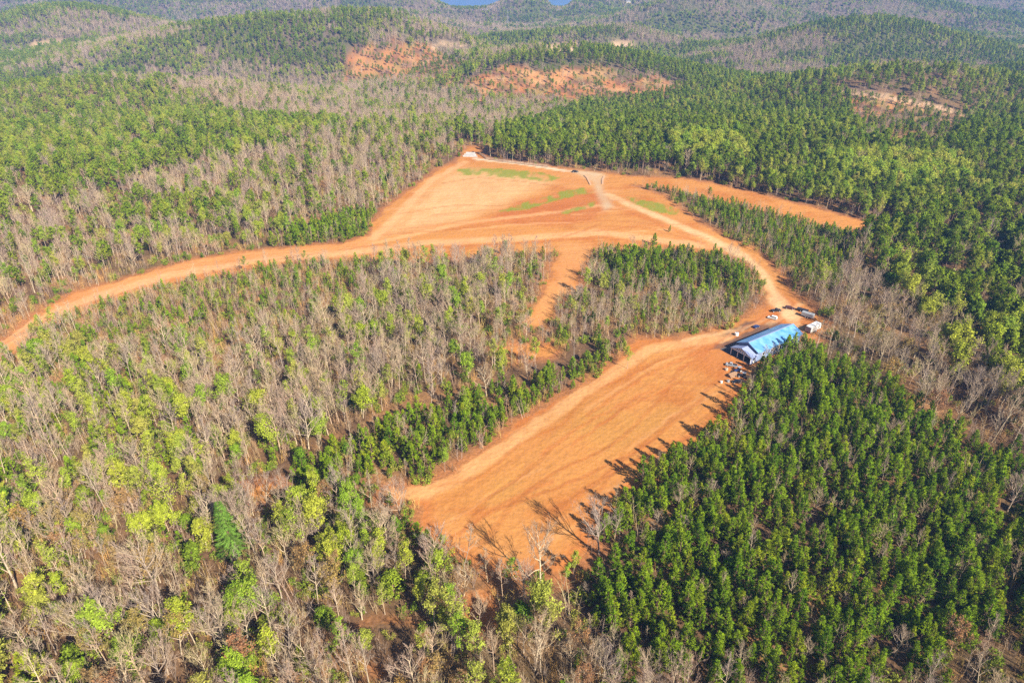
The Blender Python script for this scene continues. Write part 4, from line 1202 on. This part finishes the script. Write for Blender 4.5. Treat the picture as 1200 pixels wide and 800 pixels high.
# far away: houses and a mast
def house(px, heading, label, w, d, h, wall, roof, k=1):
    e = thing('house', label, 'house', px, heading); e.scale = (k, k, k)
    MB().prism([(-d / 2, 0), (d / 2, 0), (d / 2, h), (0, h + d * .28), (-d / 2, h)], -w / 2, w / 2, 'x').obj('wall', wall, e)
    for s in (-1, 1):
        MB().hexa([(-w / 2 - .4, 0, h + d * .28 + .02), (w / 2 + .4, 0, h + d * .28 + .02), (w / 2 + .4, s * (d / 2 + .4), h - .2), (-w / 2 - .4, s * (d / 2 + .4), h - .2), (-w / 2 - .4, 0, h + d * .28 + .25), (w / 2 + .4, 0, h + d * .28 + .25), (w / 2 + .4, s * (d / 2 + .4), h + .02), (-w / 2 - .4, s * (d / 2 + .4), h + .02)]).obj('roof', roof, e)
    for i in range(3):
        x = -w / 3 + i * w / 3
        wi = MB().box(x - .7, x + .7, -d / 2 - .05, -d / 2 + .05, 1.1, 2.4).obj('window', B['trim'], e)
        MB().box(x - .6, x + .6, -d / 2 - .07, -d / 2 - .052, 1.2, 2.3).obj('pane', B['glass'], wi)
    MB().box(w / 6 - .5, w / 6 + .5, -d / 2 - .06, -d / 2 + .05, 0, 2.1).obj('door', B['wood'], e)
    return e
house((21,64), R(20), 'white house in a gap of the far left woods', 16, 9, 3.4, B['white'], B['silver'])
house((14,62), R(-15), 'grey-roofed house next to the white house in the far woods', 12, 8, 3, B['tan'], B['silver'])
house((49,9), R(10), 'pale house at the top of the view, alone on the far slope', 18, 10, 5, B['white'], B['silver'])
house((736,4), R(5), 'white house on the far slope near the lake', 15, 9, 4, B['tan'], B['silver'])
e = thing('radio_mast', 'thin grey lattice mast rising from the far woods', 'mast', (595,33), 0)
for s in range(3):
    a = s * 2.094; MB().bar((1.2 * math.cos(a), 1.2 * math.sin(a), 0), (.35 * math.cos(a), .35 * math.sin(a), 46), .28).obj('leg', B['silver'], e)
la = MB()
for i in range(22):
    z0, z1 = i * 2.05, (i + 1) * 2.05; r0, r1 = 1.2 - .85 * z0 / 46, 1.2 - .85 * z1 / 46
    for s in range(3):
        a, b = s * 2.094, (s + 1) * 2.094
        la.bar((r0 * math.cos(a), r0 * math.sin(a), z0), (r1 * math.cos(b), r1 * math.sin(b), z1), .14)
la.obj('bracing', B['silver'], e)
MB().cyl((0, 0, 48), .1, 5, 'z', 6).obj('aerial', B['silver'], e)

# ------------------------------------------------------------------ light, sky, air, camera
SUN_EL, SUN_AZ = R(37), Vector((.61, -.79, 0)).normalized()
sd_ = Vector((SUN_AZ.x * math.cos(SUN_EL), SUN_AZ.y * math.cos(SUN_EL), math.sin(SUN_EL)))
sl = bpy.data.lights.new('sun', 'SUN'); sl.energy = 5.0; sl.angle = R(.53); sl.color = (1, .91, .76)
so_ = bpy.data.objects.new('sun', sl); so_.rotation_euler = (-sd_).to_track_quat('-Z', 'Y').to_euler(); C.objects.link(so_)
W = bpy.data.worlds.new('World'); S.world = W; W.use_nodes = True
nt = W.node_tree; bg = nt.nodes['Background']
sky = nt.nodes.new('ShaderNodeTexSky'); sky.sky_type = 'NISHITA'; sky.sun_disc = False
sky.sun_elevation = SUN_EL; sky.sun_rotation = math.atan2(SUN_AZ.x, SUN_AZ.y); sky.air_density = 1.0; sky.dust_density = .6
nt.links.new(sky.outputs[0], bg.inputs[0]); bg.inputs[1].default_value = .06

# air that pales the far hills
zt = float(max(V[:, 2].max() + 25, CAM_H + 12)); zb = float(min(V[:, 2].min(), LAKE_Z) - 1)
hz = bpy.data.meshes.new('haze')
x0, x1, y0, y1 = -16500, 16500, -300, 9800
hz.from_pydata([(x, y, z) for z in (zb, zt) for y in (y0, y1) for x in (x0, x1)], [], [(0, 2, 3, 1), (4, 5, 7, 6), (0, 1, 5, 4), (2, 6, 7, 3), (0, 4, 6, 2), (1, 3, 7, 5)])
hm = bpy.data.materials.new('haze'); hm.use_nodes = True; hn = hm.node_tree; hn.nodes.clear()
ho = hn.nodes.new('ShaderNodeOutputMaterial'); pv = hn.nodes.new('ShaderNodeVolumePrincipled')
pv.inputs['Color'].default_value = (.20, .42, 1, 1); pv.inputs['Density'].default_value = .00012; pv.inputs['Anisotropy'].default_value = 0
hn.links.new(pv.outputs[0], ho.inputs['Volume'])
hz.materials.append(hm); ho_ = bpy.data.objects.new('haze', hz); tag(link(ho_), kind='stuff')

cd = bpy.data.cameras.new('camera'); cd.lens = 24; cd.sensor_width = 36; cd.clip_end = 40000; cd.clip_start = 1
co = bpy.data.objects.new('camera', cd); co.location = (0, 0, CAM_H); co.rotation_euler = (math.pi / 2 - PITCH, 0, 0)
C.objects.link(co); S.camera = co
v = S.view_settings; v.view_transform = 'Standard'; v.look = 'None'; v.exposure = 1.38; v.gamma = 1; v.use_curve_mapping = False
S.render.engine = 'CYCLES'
cy = S.cycles
cy.max_bounces = 4; cy.diffuse_bounces = 2; cy.glossy_bounces = 2; cy.transmission_bounces = 2; cy.transparent_max_bounces = 4; cy.volume_bounces = 0
cy.use_denoising = False; cy.sample_clamp_indirect = 4
cy.pixel_filter_type = 'BLACKMAN_HARRIS'; cy.filter_width = 1.5
